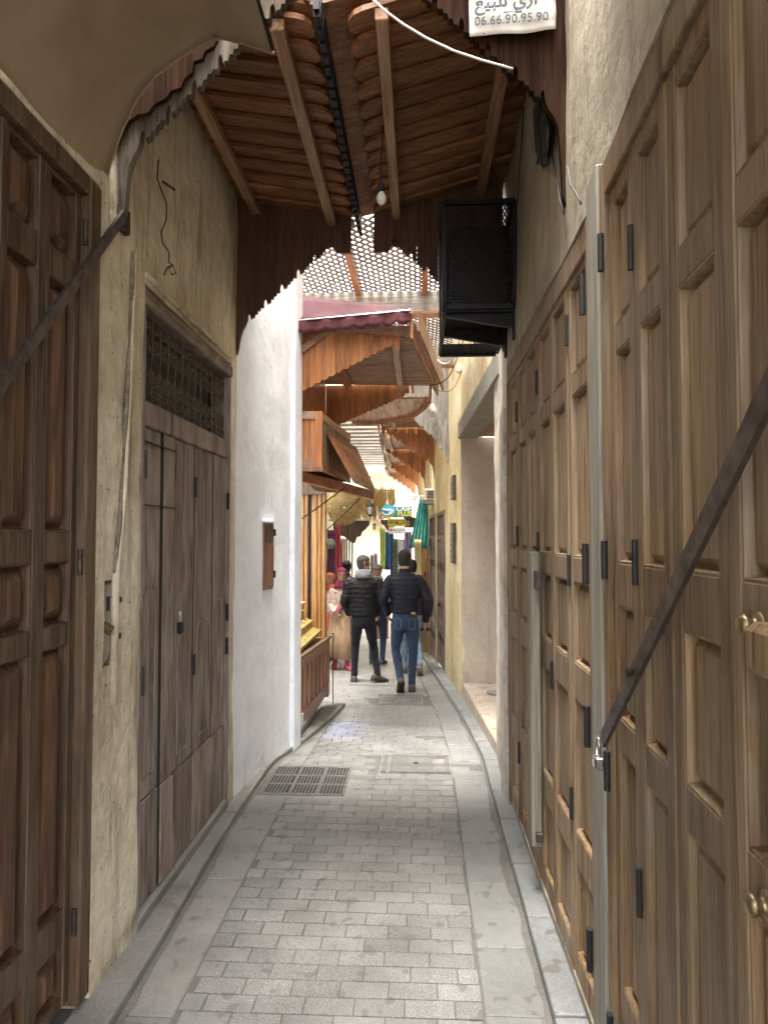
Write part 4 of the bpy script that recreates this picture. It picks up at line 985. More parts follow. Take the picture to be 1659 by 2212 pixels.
rim = MB(); rp = []
for (a, p), (b, q) in zip(cv, cv[1:]):
    for k in range(6): rp.append((a + (b - a) * k / 6, p + (q - p) * k / 6))
for i, ((a, p), (b, q)) in enumerate(zip(rp, rp[1:])):
    f = Fr((a, p, 0), (b, q, 0)); L = math.hypot(b - a, q - p)
    rim.prism([(0, 3.165), (L * .5, 3.145), (L, 3.165), (L, 3.27), (0, 3.27)], -.01, .012, f)
part(rim, 'rim_board', M['wood_counter'], root)
# red awning
t = thing('red_awning', (-.6, 5.4, 3.5), 'faded red cloth awning with scalloped valance above the wooden hood', 'awning')
A_, B_ = Vector((-1.10, 5.40, 3.40)), Vector((-.075, 5.36, 3.465))
C_, D_ = Vector((-.10, 5.72, 3.60)), Vector((-1.0, 5.80, 3.755))
def top(u, v):
    p = (A_ * (1 - u) + B_ * u) * (1 - v) + (D_ * (1 - u) + C_ * u) * v; return p + Vector((0, 0, -.012 * math.sin(math.pi * v) * (1 + .3 * math.sin(u * 8))))
part(MB().sheet(top, 24, 6), 'cloth', M['awning_red'], t, smooth=True, mods=(('SOLIDIFY', dict(thickness=.003)),))
def val(u, v):
    p = A_ * (1 - u) + B_ * u; d = .085 + .026 * (abs(math.sin(math.pi * u * 9)) ** .8); return p + Vector((0, -.004 + .008 * math.sin(u * 33), -d * v))
part(MB().sheet(val, 108, 3), 'valance', M['awning_red'], t, smooth=True, mods=(('SOLIDIFY', dict(thickness=.003)),))
part(MB().tube([A_ + Vector((0, -.008, 0)), B_ + Vector((0, -.008, 0))], .007, 8), 'front_bar', M['steel'], t)
part(MB().bar(B_, C_ + Vector((.02, 1.9, -.3)), .03, .05), 'side_arm', M['wood_counter'], t)
part(MB().box(-1.135, -1.11, 5.40, 5.5, 2.71, 3.62), 'wall_strip', M['wood_orange'], t)
# hanging cabinet
root = thing('wall_cabinet', (-.95, 6.0, 2.25), 'orange boarded wooden cabinet hung over the shop counter', 'cabinet')
fa, fb = Fr((-1.06, 5.55, 0), (-.806, 5.55, 0)), Fr((-.806, 5.55, 0), (-.70, 6.8, 0))
LB = (Vector((-.70, 6.8, 0)) - Vector((-.806, 5.55, 0))).length
for z0_, z1_ in ((2.24, 2.30), (2.63, 2.695)): part(MB().box(0, .254, -.002, .012, z0_, z1_, fa, .002), 'rail', M['wood_orange_x'], root)
part(MB().box(.195, .254, -.003, .014, 2.24, 2.695, fa, .002), 'corner_post', M['wood_orange'], root)
for k in range(4): part(MB().box(.003 + k * .048, .048 + k * .048, -.014, .003, 2.30, 2.63, fa, .002), 'board', M['wood_orange'], root)
part(MB().box(-.01, .262, -.03, .022, 2.195, 2.238, fa, .003), 'base_moulding', M['wood_counter'], root)
for z0_, z1_ in ((2.20, 2.26), (2.62, 2.69)): part(MB().box(.012, LB, -.02, .0, z0_, z1_, fb, .003), 'side_rail', M['wood_orange_y'], root)
part(MB().box(LB - .06, LB, -.02, .002, 2.26, 2.62, fb, .003), 'side_post', M['wood_orange'], root)
k = 0; u = .016
while u < LB - .07: part(MB().box(u, u + .052, -.03, -.008, 2.26, 2.62, fb), 'side_board', M['wood_shutter'], root); u += .054
part(MB().hexa([Vector(p) for p in [(-1.06, 5.57, 2.21), (-.81, 5.57, 2.21), (-.71, 6.8, 2.21), (-1.06, 6.8, 2.21), (-1.06, 5.57, 2.235), (-.81, 5.57, 2.235), (-.71, 6.8, 2.235), (-1.06, 6.8, 2.235)]]), 'bottom', M['black'], root)
part(MB().hexa([Vector(p) for p in [(-1.06, 5.57, 2.66), (-.83, 5.57, 2.66), (-.73, 6.8, 2.66), (-1.06, 6.8, 2.66), (-1.06, 5.57, 2.69), (-.83, 5.57, 2.69), (-.73, 6.8, 2.69), (-1.06, 6.8, 2.69)]]), 'top', M['wood_orange'], root)
# open flap swung out from the cabinet
root = thing('open_flap', (-.65, 6.3, 2.3), 'slatted wooden flap propped open beneath the hanging cabinet', 'flap')
q00, q10, q11, q01 = Vector((-.785, 5.72, 2.545)), Vector((-.67, 7.0, 2.58)), Vector((-.475, 7.02, 2.14)), Vector((-.555, 5.76, 2.125))
nn = (q10 - q00).cross(q01 - q00).normalized()
def qp(u, v): return (q00 * (1 - u) + q10 * u) * (1 - v) + (q01 * (1 - u) + q11 * u) * v
def strip(mb, u0, u1, v0, v1, a, b): return mb.hexa([qp(u0, v0) + nn * a, qp(u1, v0) + nn * a, qp(u1, v1) + nn * a, qp(u0, v1) + nn * a, qp(u0, v0) + nn * b, qp(u1, v0) + nn * b, qp(u1, v1) + nn * b, qp(u0, v1) + nn * b])
part(strip(strip(MB(), 0, 1, 0, .12, -.014, .014), 0, 1, .86, 1, -.014, .014), 'rail', M['wood_counter'], root)
for a, b in ((0, .07), (.93, 1)): part(strip(MB(), a, b, .12, .86, -.013, .013), 'stile', M['wood_orange'], root)
for k in range(6): part(strip(MB(), .10 + k * .14, .165 + k * .14, .12, .86, -.010, .012), 'slat', M['wood_counter'], root)
part(strip(MB(), .07, .93, .12, .86, -.012, -.006), 'backing', M['wood_orange'], root)
for u in (.1, .9): part(MB().bar(qp(u, 0) + nn * .02, qp(u, .10) + nn * .02, .07, .012), 'hinge', M['brass'], root)
root = thing('lower_flap', (-.8, 6.2, 2.13), 'long wooden flap held out over the counter by thin rods', 'flap')
g0, g1 = Vector((-1.03, 5.52, 2.165)), Vector((-.50, 6.95, 2.085))
part(MB().bar(g0, g0 + (g1 - g0) * .76, .05, .085), 'edge_board', M['wood_orange_y'], root); part(MB().bar(g0 + (g1 - g0) * .765, g1, .05, .085), 'end_board', M['wood_counter'], root)
part(MB().hexa([g0 + Vector((0, .03, .03)), g1 + Vector((0, .03, .03)), Vector((-.95, 7.05, 2.12)), Vector((-1.07, 6.9, 2.13)), g0 + Vector((0, .03, .05)), g1 + Vector((0, .03, .05)), Vector((-.95, 7.05, 2.14)), Vector((-1.07, 6.9, 2.15))]), 'boarding', M['wood_near'], root)
for k in range(6): part(MB().lathe([(.001, 0), (.006, 0), (.006, .004), (.001, .005)], g0 + (g1 - g0) * (.79 + k * .036) + Vector((-.0, -.03, .01)), (.3, -1, 0), 8), 'nail', M['black'], root)
t = thing('stay_rod', at(746, 1054, 6.1), 'first thin dark rod bracing the lower flap, nearer the white wall', 'rod', 'stay rods')
part(MB().tube([at(746, 1052, 6.05), at(690, 1094, 5.8), at(634, 1133, 5.56)], .006, 6), 'rod', M['iron_rust'], t)
t = thing('stay_rod', at(788, 1067, 6.8), 'second thin dark rod bracing the lower flap, crossing the straw tray', 'rod', 'stay rods')
part(MB().tube([at(789, 1064, 6.85), at(748, 1106, 6.9), at(705, 1146, 7.0)], .006, 6), 'rod', M['iron_rust'], t)
# shop posts, counter, trays
root = thing('counter_shutter', (-1.0, 6.3, 0), 'honey coloured wooden shop frame with slatted counter shutter below', 'shop front')
FS = Fr((-1.005, 5.5, 0), (-.972, 7.2, -.07)); LS = 1.70
def zz(u): return 0
for a, b in ((.02, .10), (1.60, 1.70)): part(MB().box(a, b, -.03, .012, .075 if a < 1 else .05, .645, FS, .004), 'stile', M['wood_counter'], root)
for a, b in ((.10, .19), (.575, .645)): part(MB().box(.10, 1.60, -.03, .010, a - .02, b, FS, .004), 'rail', M['wood_counter'], root)
u = .10; k = 0
while u < 1.58:
    part(MB().box(u, u + .105, -.028, .006 if 1 else 0, .19, .575, FS, .005), 'slat', M['wood_counter'], root)
    part(MB().box(u + .105, u + .213, -.028, -.014, .19, .575, FS), 'recessed_board', M['wood_orange'], root); u += .213; k += 1
part(MB().box(.0, 1.72, -.14, .03, .650, .675, FS, .004), 'counter_top', M['wood_near'], root)
for u in (.11, 1.55): part(MB().box(u, u + .06, .012, .03, .10, .20, FS, .008), 'corner_iron', M['ac_white'], root)
part(MB().box(-.01, .015, -.04, .02, -.0, 2.16, FS, .003), 'edge_strip', M['wood_near'], root)
for x0_, x1_, nm in ((-1.14, -1.075, 'post'), (-1.072, -1.03, 'post'), (-1.028, -.985, 'post'), (-1.27, -1.215, 'post'), (-1.212, -1.17, 'post')):
    part(MB().box(x0_ + .002, x1_ - .002, 7.06 + random.uniform(-.006, .006), 7.14, .60, 2.16, ch=.007), nm, M['wood_honey'], root)
part(MB().box(-1.168, -1.142, 7.10, 7.14, .60, 2.16), 'gap_board', M['black'], root)
part(MB().box(-2.3, -.99, 7.04, 7.12, 2.10, 2.24), 'head_beam', M['wood_near'], root)
part(MB().box(-2.3, -1.0, 5.52, 7.1, -.02, .03), 'floor', M['cement'], root)
part(MB().box(-2.35, -2.28, 5.5, 6.6, 0, 2.2), 'inner_board', M['wood_orange'], root)
part(MB().box(-2.3, -1.30, 7.10, 7.14, -.1, .66), 'inner_counter', M['wood_counter'], root)
t = thing('brass_tray', (-1.1, 6.2, .68), 'stepped golden display tray standing on the shop counter', 'tray')
part(MB().prism([(-1.30, .675), (-1.015, .675), (-1.03, .70), (-1.10, .74), (-1.10, .80), (-1.19, .83), (-1.19, .90), (-1.30, .93)], 5.58, 6.95), 'tray', M['gold_leaf'], t, mods=(('BEVEL', dict(width=.006, segments=2)),))
part(MB().box(-1.26, -1.15, 5.56, 5.60, .675, 1.02, ch=.004), 'end_plate', M['gold_leaf'], t)
part(MB().bar((-1.02, 5.56, .705), (-1.02, 6.97, .70), .02, .02), 'front_lip', M['gold_leaf'], t)
for k in range(5):
    tt = thing('pottery_bowl', (-1.23, 5.85 + k * .24, .93), ('first', 'second', 'third', 'fourth', 'fifth')[k] + ' reddish bowl from the white wall in the golden tray', 'bowl', 'bowls on the tray')
    part(MB().lathe([(.001, 0), (.03, 0), (.062, .04), (.070, .075), (.064, .075), (.05, .04), (.001, .02)], (-1.225, 5.85 + k * .24, .925), n=18), 'bowl', plain('clay%d' % k, ((.42, .16, .08), (.5, .3, .2), (.4, .12, .1), (.46, .2, .1), (.5, .22, .14))[k], .4), tt, smooth=True)
# wire bracket beside the counter
t = thing('wire_stand', (-.955, 7.24, 0), 'thin black wire stand with a ring at the end of the counter', 'stand')
part(MB().tube([(-.955, 7.25, .62), (-.93, 7.25, .63), (-.93, 7.25, -.12)], .006, 6), 'rod', M['iron'], t)
part(MB().tube([Vector((-.895 + .045 * math.cos(a * .5236), 7.25, .28 + .045 * math.sin(a * .5236))) for a in range(13)], .004, 6), 'ring', M['iron'], t)
# woven straw trays
def straw_tray(c, r, tilt, label):
    t = thing('straw_tray', c, label, 'straw tray'); ax = Vector(tilt).normalized(); mb = MB(); a0 = ax.cross(Vector((0, 0, 1))).normalized(); b0 = ax.cross(a0)
    pts = []; turns = 13; n = turns * 22
    for i in range(n + 1):
        q = i / n; rr = r * (.04 + .96 * q); th = 2 * math.pi * turns * q
        pts.append(Vector(c) + a0 * rr * math.cos(th) + b0 * rr * math.sin(th) + ax * (.045 * (q ** 2.2) * -1 + .002 * math.sin(th * 7)))
    mb.tube(pts, r / turns * .56, 6)
    part(mb, 'coiled_rope', M['straw'], t, smooth=True)
    part(MB().tube([pts[-1 - i] * 1.0 - ax * .012 for i in range(23)], r * .03, 6), 'rim', M['straw'], t, smooth=True)
straw_tray(at(744, 1097, 7.6), .205, (.28, -1, -.10), 'large round woven straw tray hanging beside the shop post')
straw_tray(at(634, 1104, 7.7), .15, (.55, -1, .05), 'woven straw tray half hidden behind the white wall')
# cables and box on the right wall
t = thing('junction_box', F5(1.88, .03, 2.75), 'white junction box on the corner of the ochre wall', 'junction box')
bx_ = at(957, 962, 9.6)
part(MB().box(bx_.x - .055, bx_.x + .045, bx_.y - .12, bx_.y, bx_.z - .065, bx_.z + .07, ch=.006), 'box', M['white_plastic'], t)
t = thing('conduit_pipe', at(963, 850, 9.6), 'thin grey pipe running up the corner of the ochre wall', 'pipe')
part(MB().tube([at(961, 950, 9.5), at(963, 850, 9.5), at(962, 745, 9.5), at(962, 690, 9.5)], .012, 8), 'pipe', M['steel'], t)
t = thing('wall_socket', onx(996, 797, .46), 'small white socket box under the cage on the ochre wall', 'socket')
p = onx(996, 797, .47); part(MB().box(p.x - .05, p.x + .03, p.y - .05, p.y + .05, p.z - .04, p.z + .04, ch=.005), 'box', M['white_plastic'], t)
for j, (pl, r_, m_, lab) in enumerate((([(928, 742), (935, 765), (950, 783), (966, 786), (978, 776), (990, 745), (994, 700)], .012, 'white_plastic', 'thick white cable looping below the air conditioner cage'), ([(930, 832), (950, 828), (970, 812), (985, 780), (1000, 735)], .005, 'black', 'thin black cable looping down to the curved hood'), ([(930, 838), (958, 846), (978, 840), (992, 815), (996, 800)], .003, 'black', 'finer black cable ending at the small socket'), ([(1022, 735), (1030, 748), (1042, 746), (1052, 732)], .005, 'black', 'short black cable loop under the cage'))):
    t = thing('hanging_cable', at(pl[0][0], pl[0][1], 7.0), lab, 'cable')
    ip = []
    V = [at(x, y, 7.0 - .9 * (i / len(pl)) if j < 3 else 4.45) for i, (x, y) in enumerate(pl)]
    for a in range(len(V) - 1):
        p0, p1, p2, p3 = V[max(a - 1, 0)], V[a], V[a + 1], V[min(a + 2, len(V) - 1)]
        for s_ in range(5):
            f = s_ / 5; ip.append(.5 * ((2 * p1) + (p2 - p0) * f + (2 * p0 - 5 * p1 + 4 * p2 - p3) * f * f + (3 * p1 - p0 - 3 * p2 + p3) * f ** 3))
    ip.append(V[-1]); part(MB().tube(ip, r_, 6), 'cable', M[m_], t, smooth=True)
t = thing('hanging_bulb', at(935, 880, 7.9), 'white bulb hanging at the edge of the curved hood', 'bulb')
bp = at(934, 888, 7.7); part(MB().lathe([(.001, -.07), (.025, -.066), (.045, -.045), (.052, -.015), (.044, .02), (.026, .055), (.018, .08)], bp, n=16), 'globe', M['bulb_glass'], t, smooth=True); part(MB().tube([bp + Vector((0, 0, .08)), bp + Vector((0, 0, .26))], .012, 8), 'cord', M['white_plastic'], t)
# plaques on the ochre wall
for (u, z0_, z1_, lab, kind) in ((.52, 2.12, 2.42, 'small framed tile sign high on the ochre wall beyond the doorway', 'sign'), (.60, 1.33, 1.83, 'narrow framed plaque low on the ochre wall beyond the doorway', 'plaque')):
    t = thing('wall_plaque', F5(u, .02, z0_), lab, kind)
    part(MB().box(u, u + .30, 0, .035, z0_, z1_, F5, .004), 'frame', M['iron_bar'], t); part(MB().box(u + .025, u + .275, .035, .040, z0_ + .03, z1_ - .03, F5), 'face', M['paint_white'], t)
    for k in range(5): part(MB().box(u + .05, u + .24, .040, .042, z0_ + .07 + k * (z1_ - z0_ - .14) / 5, z0_ + .085 + k * (z1_ - z0_ - .14) / 5, F5), 'mark', M['ink'], t)

# far right doors with latticed transoms
def far_door(fr, u0, u1, zb, zt, nl, label):
    root = thing('latticed_door', fr(u0, 0, zb), label, 'door')
    part(MB().box(u0, u0 + .05, -.06, .01, zb, zt, fr, .004).box(u1 - .05, u1, -.06, .01, zb, zt, fr, .004).box(u0 + .05, u1 - .05, -.06, .006, zt - .05, zt, fr, .004).box(u0 + .05, u1 - .05, -.06, .006, zt - .43, zt - .36, fr, .004), 'frame', M['wood_grey'], root)
    w = (u1 - u0 - .1) / nl
    for k in range(nl):
        panel_rows_leaf(root, fr, u0 + .05 + k * w, u0 + .05 + (k + 1) * w - .006, [(zb + .12, zb + .65), (zb + .75, zb + 1.0), (zb + 1.1, zt - .55)], zb + .02, zt - .435, -.015, M['wood_grey'], M['wood_grey'], st=.05, hinge=(zb + .4, zt - .9))
    part(MB().box(u0 + .05, u1 - .05, -.05, -.045, zt - .36, zt - .05, fr), 'dark_backing', M['black'], root)
    u = u0 + .06
    while u < u1 - .12:
        for sg in (0, 1):
            a, b = fr(u + (.07 if sg else 0), -.02, zt - .355), fr(u + (0 if sg else .07), -.02, zt - .055)
            part(MB().bar(a, b, .012, .008, up=fr.n), 'lattice_bar', M['wood_grey'], root)
        u += .075
    part(MB().tube([fr(u0 + (u1 - u0) * .55, .0, zb + .95 + k * .01) + fr.n * (.0 + .04 * math.sin(math.pi * k / 6)) for k in range(7)], .012, 6), 'handle', M['iron'], root)
far_door(F6, .08, 1.33, -.36, 2.04, 5, 'grey brown latticed door nearest the ochre corner, right side')
far_door(F6, 1.64, 2.94, -.52, 2.04, 4, 'second grey latticed door further down the right side')

# ============================================================ FAR RIGHT HOODS
def hood(ya, yb, cx, xr, mat_, lab, z=3.52):
    root = thing('wooden_hood', (cx, ya, z), lab, 'hood')
    Pq = arch_profile(cx, cx - 1, xr, 3.40, w=.12, rise=.083, tipz=2.62); xl_ = -.66 - .024 * (ya - 9.5)
    board_fascia(root, WORLD, cut(Pq, max(xl_, cx + .08), xr), z + .02, yb, yb + .02, .15, mat_)
    y = ya
    while y < yb - .02:
        y2 = min(y + .12, yb - .004)
        part(MB().box(xl_, xr, y, y2 - .004, z, z + .02), 'soffit_board', M['wood_orange_x'], root); y = y2 + .0001
        if y2 >= yb - .01: break
    part(MB().hexa([Vector(p) for p in [(xl_, ya, z - .10), (xl_ + .025, ya, z - .10), (xl_ - .02, yb, z - .10), (xl_ - .045, yb, z - .10), (xl_, ya, z + .05), (xl_ + .025, ya, z + .05), (xl_ - .02, yb, z + .05), (xl_ - .045, yb, z + .05)]]), 'edge_board', M['wood_counter'], root)
    part(MB().box(cx + .33, cx + .39, ya, yb - .01, z - .07, z - .001), 'rafter', M['wood_rafter'], root)
hood(9.35, 11.5, -.78, .28, M['wood_orange'], 'first varnished plank hood on the right, behind the grey carved board')
hood(11.9, 13.9, -.92, .13, M['wood_orange'], 'second plank hood on the right side of the alley', 3.46)
hood(14.3, 16.2, -1.06, .0, M['wood_orange'], 'third plank hood on the right, above the teal cloth', 3.42)
hood(16.6, 18.4, -1.2, -.12, M['wood_orange'], 'last plank hood on the right, above the green round sign', 3.40)
t = thing('louvre_roof', (-1.1, 16, 3.9), 'pale weathered slatted roof over the left half of the alley', 'roof')
y = 9.6
while y < 24:
    part(MB().hexa([Vector(p) for p in [(-1.9, y, 3.80), (-.60, y, 3.80), (-.60, y + .44, 3.82), (-1.9, y + .44, 3.82), (-1.9, y, 3.83), (-.60, y, 3.83), (-.60, y + .44, 3.85), (-1.9, y + .44, 3.85)]]), 'slat', M['wood_louvre'], t); y += .52
t = thing('grey_tarpaulin', (-.2, 15, 2.5), 'small grey sheet awning under the far hoods', 'tarpaulin')
part(MB().slab([at(870, 1050, 14.2), at(907, 1075, 14.0), at(878, 1078, 14.0), at(868, 1066, 14.1)], .02, (0, 1, .2)), 'sheet', M['slab'], t)
t = thing('air_conditioner', at(942, 1080, 12.2), 'small cream air conditioner on a shelf at the far right wall', 'air conditioner')
p = at(938, 1078, 11.9); part(MB().box(p.x - .16, p.x + .1, 11.8, 12.1, p.z - .02, p.z + .17, ch=.01), 'casing', M['ac_white'], t); part(MB().box(p.x - .2, p.x + .14, 11.75, 12.15, p.z - .09, p.z - .03), 'shelf', M['paint_white'], t)
for k in range(5): part(MB().box(p.x - .13, p.x + .02, 11.79, 11.80, p.z + .01 + k * .028, p.z + .024 + k * .028), 'louvre', M['iron_bar'], t)

# ============================================================ FAR END OF THE ALLEY
fb_ = MB(); patch(fb_, Fr((-4.5, 20.5, 0), u=(1, 0, 0), n=(0, -1, 0)), 0, 7, -1.5, 6.5, step=.25, amp=.02)
o = fb_.build('far_building', M['plaster_cream'], smooth=True, loc=(-1, 20.5, -1)); tag(o, 'pale cream building closing the view at the end of the alley', 'building')
t = thing('arched_doorway', at(795, 1130, 20.4), 'small plaster arch on the far cream building', 'arch')
c = at(790, 1150, 20.4)
for k in range(11):
    a0, a1 = math.pi * k / 11, math.pi * (k + .94) / 11
    part(MB().prism([(c.x + .55 * math.cos(a0), c.z + .5 * math.sin(a0)), (c.x + .72 * math.cos(a0), c.z + .68 * math.sin(a0)), (c.x + .72 * math.cos(a1), c.z + .68 * math.sin(a1)), (c.x + .55 * math.cos(a1), c.z + .5 * math.sin(a1))], 20.3, 20.5), 'stone', M['floor_tan'], t)
part(MB().box(c.x - .55, c.x + .55, 20.44, 20.46, -1.2, c.z), 'opening', M['plaster_cream'], t)
lw = MB(); patch(lw, Fr((-2.0, 7.2, 0), u=(0, 1, 0), n=(1, 0, 0)), 0, 13, 1.9, 5, step=.25, amp=.02); lw.box(-2.3, -2.02, 7.2, 20.2, -1.5, 1.9)
o = lw.build('far_left_wall', M['plaster_cream'], smooth=False, loc=(-2, 13, 0)); tag(o, 'cream wall above the far left shops', 'wall')
# reed screen
t = thing('reed_screen', at(810, 1085, 16.5), 'yellow reed screen hung across the far alley above the lanterns', 'reed screen')
m_ = MB(); random.seed(11)
for k in range(240):
    x = random.uniform(-1.62, -.62); z = 2.78 + random.uniform(-.05, .10); L = random.uniform(.45, .78)
    m_.tube([(x, 16.5 + random.uniform(-.05, .05), z), (x + random.uniform(-.05, .05), 16.45, z - L * .5), (x + random.uniform(-.07, .07), 16.45, z - L)], .008, 3)
o = part(m_, 'reeds', M['straw'], t); o['kind'] = 'stuff'
part(MB().bar((-1.65, 16.5, 2.8), (-.6, 16.5, 2.8), .03, .03), 'pole', M['wood_rafter'], t)
# lanterns
def lantern(x, y, Y, s, label):
    p = at(x, y, Y); t = thing('hanging_lantern', p, label, 'lantern')
    def hexr(r, z): return [p + Vector((r * s * math.cos(math.pi / 3 * k), r * s * math.sin(math.pi / 3 * k), z * s)) for k in range(6)]
    part(MB().rings([hexr(.01, .20), hexr(.02, .17), hexr(.075, .12), hexr(.105, .085), hexr(.105, .07)]), 'cap', M['iron'], t)
    part(MB().rings([hexr(.085, .07), hexr(.088, .02), hexr(.052, -.12)]), 'glass', M['white_plastic'], t)
    for k in range(6):
        a, b = hexr(.094, .07)[k], hexr(.058, -.12)[k]; part(MB().tube([a, (a + b) / 2 + Vector((0, 0, 0)), b], .008 * s, 5), 'rib', M['iron'], t)
    part(MB().rings([hexr(.06, -.12), hexr(.06, -.13), hexr(.02, -.17), hexr(.008, -.20)]), 'base', M['iron'], t)
    part(MB().tube([p + Vector((0, 0, .19 * s)), p + Vector((0, 0, .55))], .008, 5), 'chain', M['iron'], t)
lantern(799.5, 1101, 11.0, .66, 'larger black lantern hanging below the propped flap')
lantern(808.5, 1137, 15.0, .42, 'smaller black lantern hanging further off over the alley')
# money transfer sign
Ys = 12.0
t = thing('hanging_sign', at(856, 1104, Ys), 'teal sign with blue and yellow roundel hanging over the alley', 'sign')
teal, sky_, yel = plain('sign_teal', (.02, .26, .24), .4, 0, .1), plain('sign_blue', (.05, .42, .62), .4, 0, .1), plain('sign_yellow', (.80, .62, .03), .4, 0, .1)
white = plain('sign_white', (.80, .80, .78), .4, 0, .05)
p0, p1 = at(842, 1117, Ys), at(890, 1093, Ys)
part(MB().box(p0.x, p1.x, Ys + .02, Ys + .07, p0.z, p1.z, ch=.01), 'panel', teal, t)
c = at(838.5, 1104.5, Ys); r = 15 * Ys / 1464
part(MB().lathe([(.001, 0), (r, 0), (r, .05), (.001, .05)], (c.x, Ys + .06, c.z), (0, -1, 0), 32), 'roundel', sky_, t)
n_ = 20; lo = [(c.x + r * .96 * math.cos(a), c.z + r * .96 * math.sin(a)) for a in [math.pi * (1.02 + .96 * k / n_) for k in range(n_ + 1)]]
up_ = [(c.x + r * .9 * math.cos(a), c.z - .02 + r * .55 * math.sin(a)) for a in [math.pi * (1.98 - .96 * k / n_) for k in range(n_ + 1)]]
part(MB().prism(lo + up_, Ys + .002, Ys + .009), 'yellow_crescent', yel, t)
part(MB().tube([(c.x - r * .75 + r * 1.3 * k / 8, Ys - .002, c.z + r * .32 - r * .14 * math.sin(math.pi * k / 8)) for k in range(6)], .012, 6), 'arrow_shaft', white, t)
part(MB().prism([(c.x + r * .08, c.z + r * .5), (c.x + r * .5, c.z + r * .3), (c.x + r * .05, c.z + r * .02)], Ys - .006, Ys), 'arrow_head', white, t)
part(MB().tube([(c.x + r * a_, Ys - .002, c.z + r * b_) for a_, b_ in ((-.85, -.1), (-.6, -.42), (-.1, -.55), (.4, -.35), (.78, .0), (.82, .16), (.6, .16), (.3, -.1), (.05, -.5))], .010, 6), 'white_ribbon', white, t)
text('CASH', 10.5 * Ys / 1464 * 1.35, at(874, 1099, Ys), white, t, (1, 0, 0), (0, 0, 1), bold=.003)
text('PLUS', 10.5 * Ys / 1464 * 1.35, at(874, 1110, Ys), yel, t, (1, 0, 0), (0, 0, 1), bold=.003)
part(MB().tube([at(878, 1093, Ys), at(876, 1080, Ys), at(884, 1070, Ys), at(915, 1072, Ys)], .008, 5), 'cable', M['white_plastic'], t)
Y2 = 12.05
t = thing('yellow_sign', at(857, 1129, Y2), 'small yellow and black panel sign just under the teal sign', 'sign')
p0, p1 = at(838, 1137, Y2), at(876, 1121, Y2)
part(MB().box(p0.x, p1.x, Y2 + .0, Y2 + .03, p0.z, p1.z, ch=.004), 'panel', yel, t)
q0, q1 = at(841, 1131.5, Y2), at(874, 1124, Y2); part(MB().box(q0.x, q1.x, Y2 - .006, Y2 - .001, q0.z, q1.z), 'black_bar', M['black'], t)
text('WESTERN\nUNION', .030, at(849, 1128.2, Y2 - .01), yel, t, (1, 0, 0), (0, 0, 1), bold=.001); text('WU', .062, at(866, 1128, Y2 - .01), yel, t, (1, 0, 0), (0, 0, 1), bold=.003)
text('MONEY TRANSFER', .020, at(857, 1134.4, Y2 - .002), M['ink'], t, (1, 0, 0), (0, 0, 1))
t = thing('white_sign', at(857, 1145, Y2), 'small white panel sign with red disc, lowest of the three', 'sign')
p0, p1 = at(839.5, 1153, Y2), at(876, 1138.5, Y2)
part(MB().box(p0.x, p1.x, Y2 + .0, Y2 + .03, p0.z, p1.z, ch=.004), 'panel', white, t)
redm = plain('sign_red', (.55, .03, .04), .4, 0, .1); c = at(845, 1145, Y2)
part(MB().lathe([(.001, 0), (.024, 0), (.024, .004), (.001, .004)], (c.x, Y2 - .001, c.z), (0, -1, 0), 16), 'red_disc', redm, t)
part(MB().bar((c.x - .016, Y2 - .008, c.z - .01), (c.x + .018, Y2 - .008, c.z + .012), .004, .008), 'arrow', white, t)
text('MoneyGram', .044, at(862, 1145, Y2 - .002), M['ink'], t, (1, 0, 0), (0, 0, 1)); text('transfert d\'argent', .020, at(860, 1149.6, Y2 - .002), M['ink'], t, (1, 0, 0), (0, 0, 1))
t = thing('dark_picture', at(884, 1128, 12.4), 'dark framed panel behind the yellow sign', 'panel')
p0, p1 = at(872, 1140, 12.4), at(897, 1117, 12.4); part(MB().box(p0.x, p1.x, 12.4, 12.44, p0.z, p1.z, ch=.006), 'frame', M['wood_near'], t)
for k in range(4): part(MB().lathe([(.001, 0), (.03, 0), (.035, .01), (.001, .012)], (p0.x + .04 + .04 * (k % 2), 12.40, p0.z + .05 + .05 * (k // 2)), (0, -1, 0), 10), 'ornament', M['brass'], t)
# hanging cloths and goods
def hang(name, x0, x1, y0, y1, Y, c1, c2, label, cat='scarf', folds=3, top=1.0, group=None, skew=0):
    a, b, c_, d = at(x0, y0, Y), at(x1, y0, Y), at(x1, y1, Y), at(x0, y1, Y)
    t = thing(name, a, label, cat, group)
    def f(u, v):
        uu = .5 + (u - .5) * (top + (1 - top) * v) + skew * (1 - v); p = (a * (1 - uu) + b * uu) * (1 - v) + (d * (1 - uu) + c_ * uu) * v
        return p + Vector((0, (.035 + .02 * v) * math.sin(u * math.pi * 2 * folds + v * 1.5 + x0) + .02 * math.sin(v * 5), -.03 * abs(math.sin(u * math.pi * folds)) * v))
    part(MB().sheet(f, 24, 16), 'cloth', cloth('cloth_%d_%d' % (x0, y0), c1, c2, 14), t, smooth=True, mods=(('SOLIDIFY', dict(thickness=.006)),))
    part(MB().tube([a + Vector((-.01, 0, 0)), b + Vector((.01, 0, 0))], .008, 5), 'hanger_rail', M['iron_rust'], t)
hang('hanging_scarf', 821, 832, 1143, 1228, 12.6, (.40, .50, .04), (.62, .66, .18), 'lime green patterned scarf hanging below the signs')
hang('hanging_scarf', 832, 843, 1150, 1228, 12.7, (.02, .16, .36), (.08, .38, .60), 'blue patterned scarf hanging right of the lime scarf')
hang('hanging_scarf', 843, 850, 1152, 1245, 12.8, (.08, .03, .26), (.28, .14, .52), 'narrow purple scarf hanging between blue and dark green cloths')
hang('hanging_scarf', 849, 857, 1165, 1262, 12.5, (.01, .07, .08), (.20, .30, .10), 'dark green scarf with yellow rosettes hanging low')
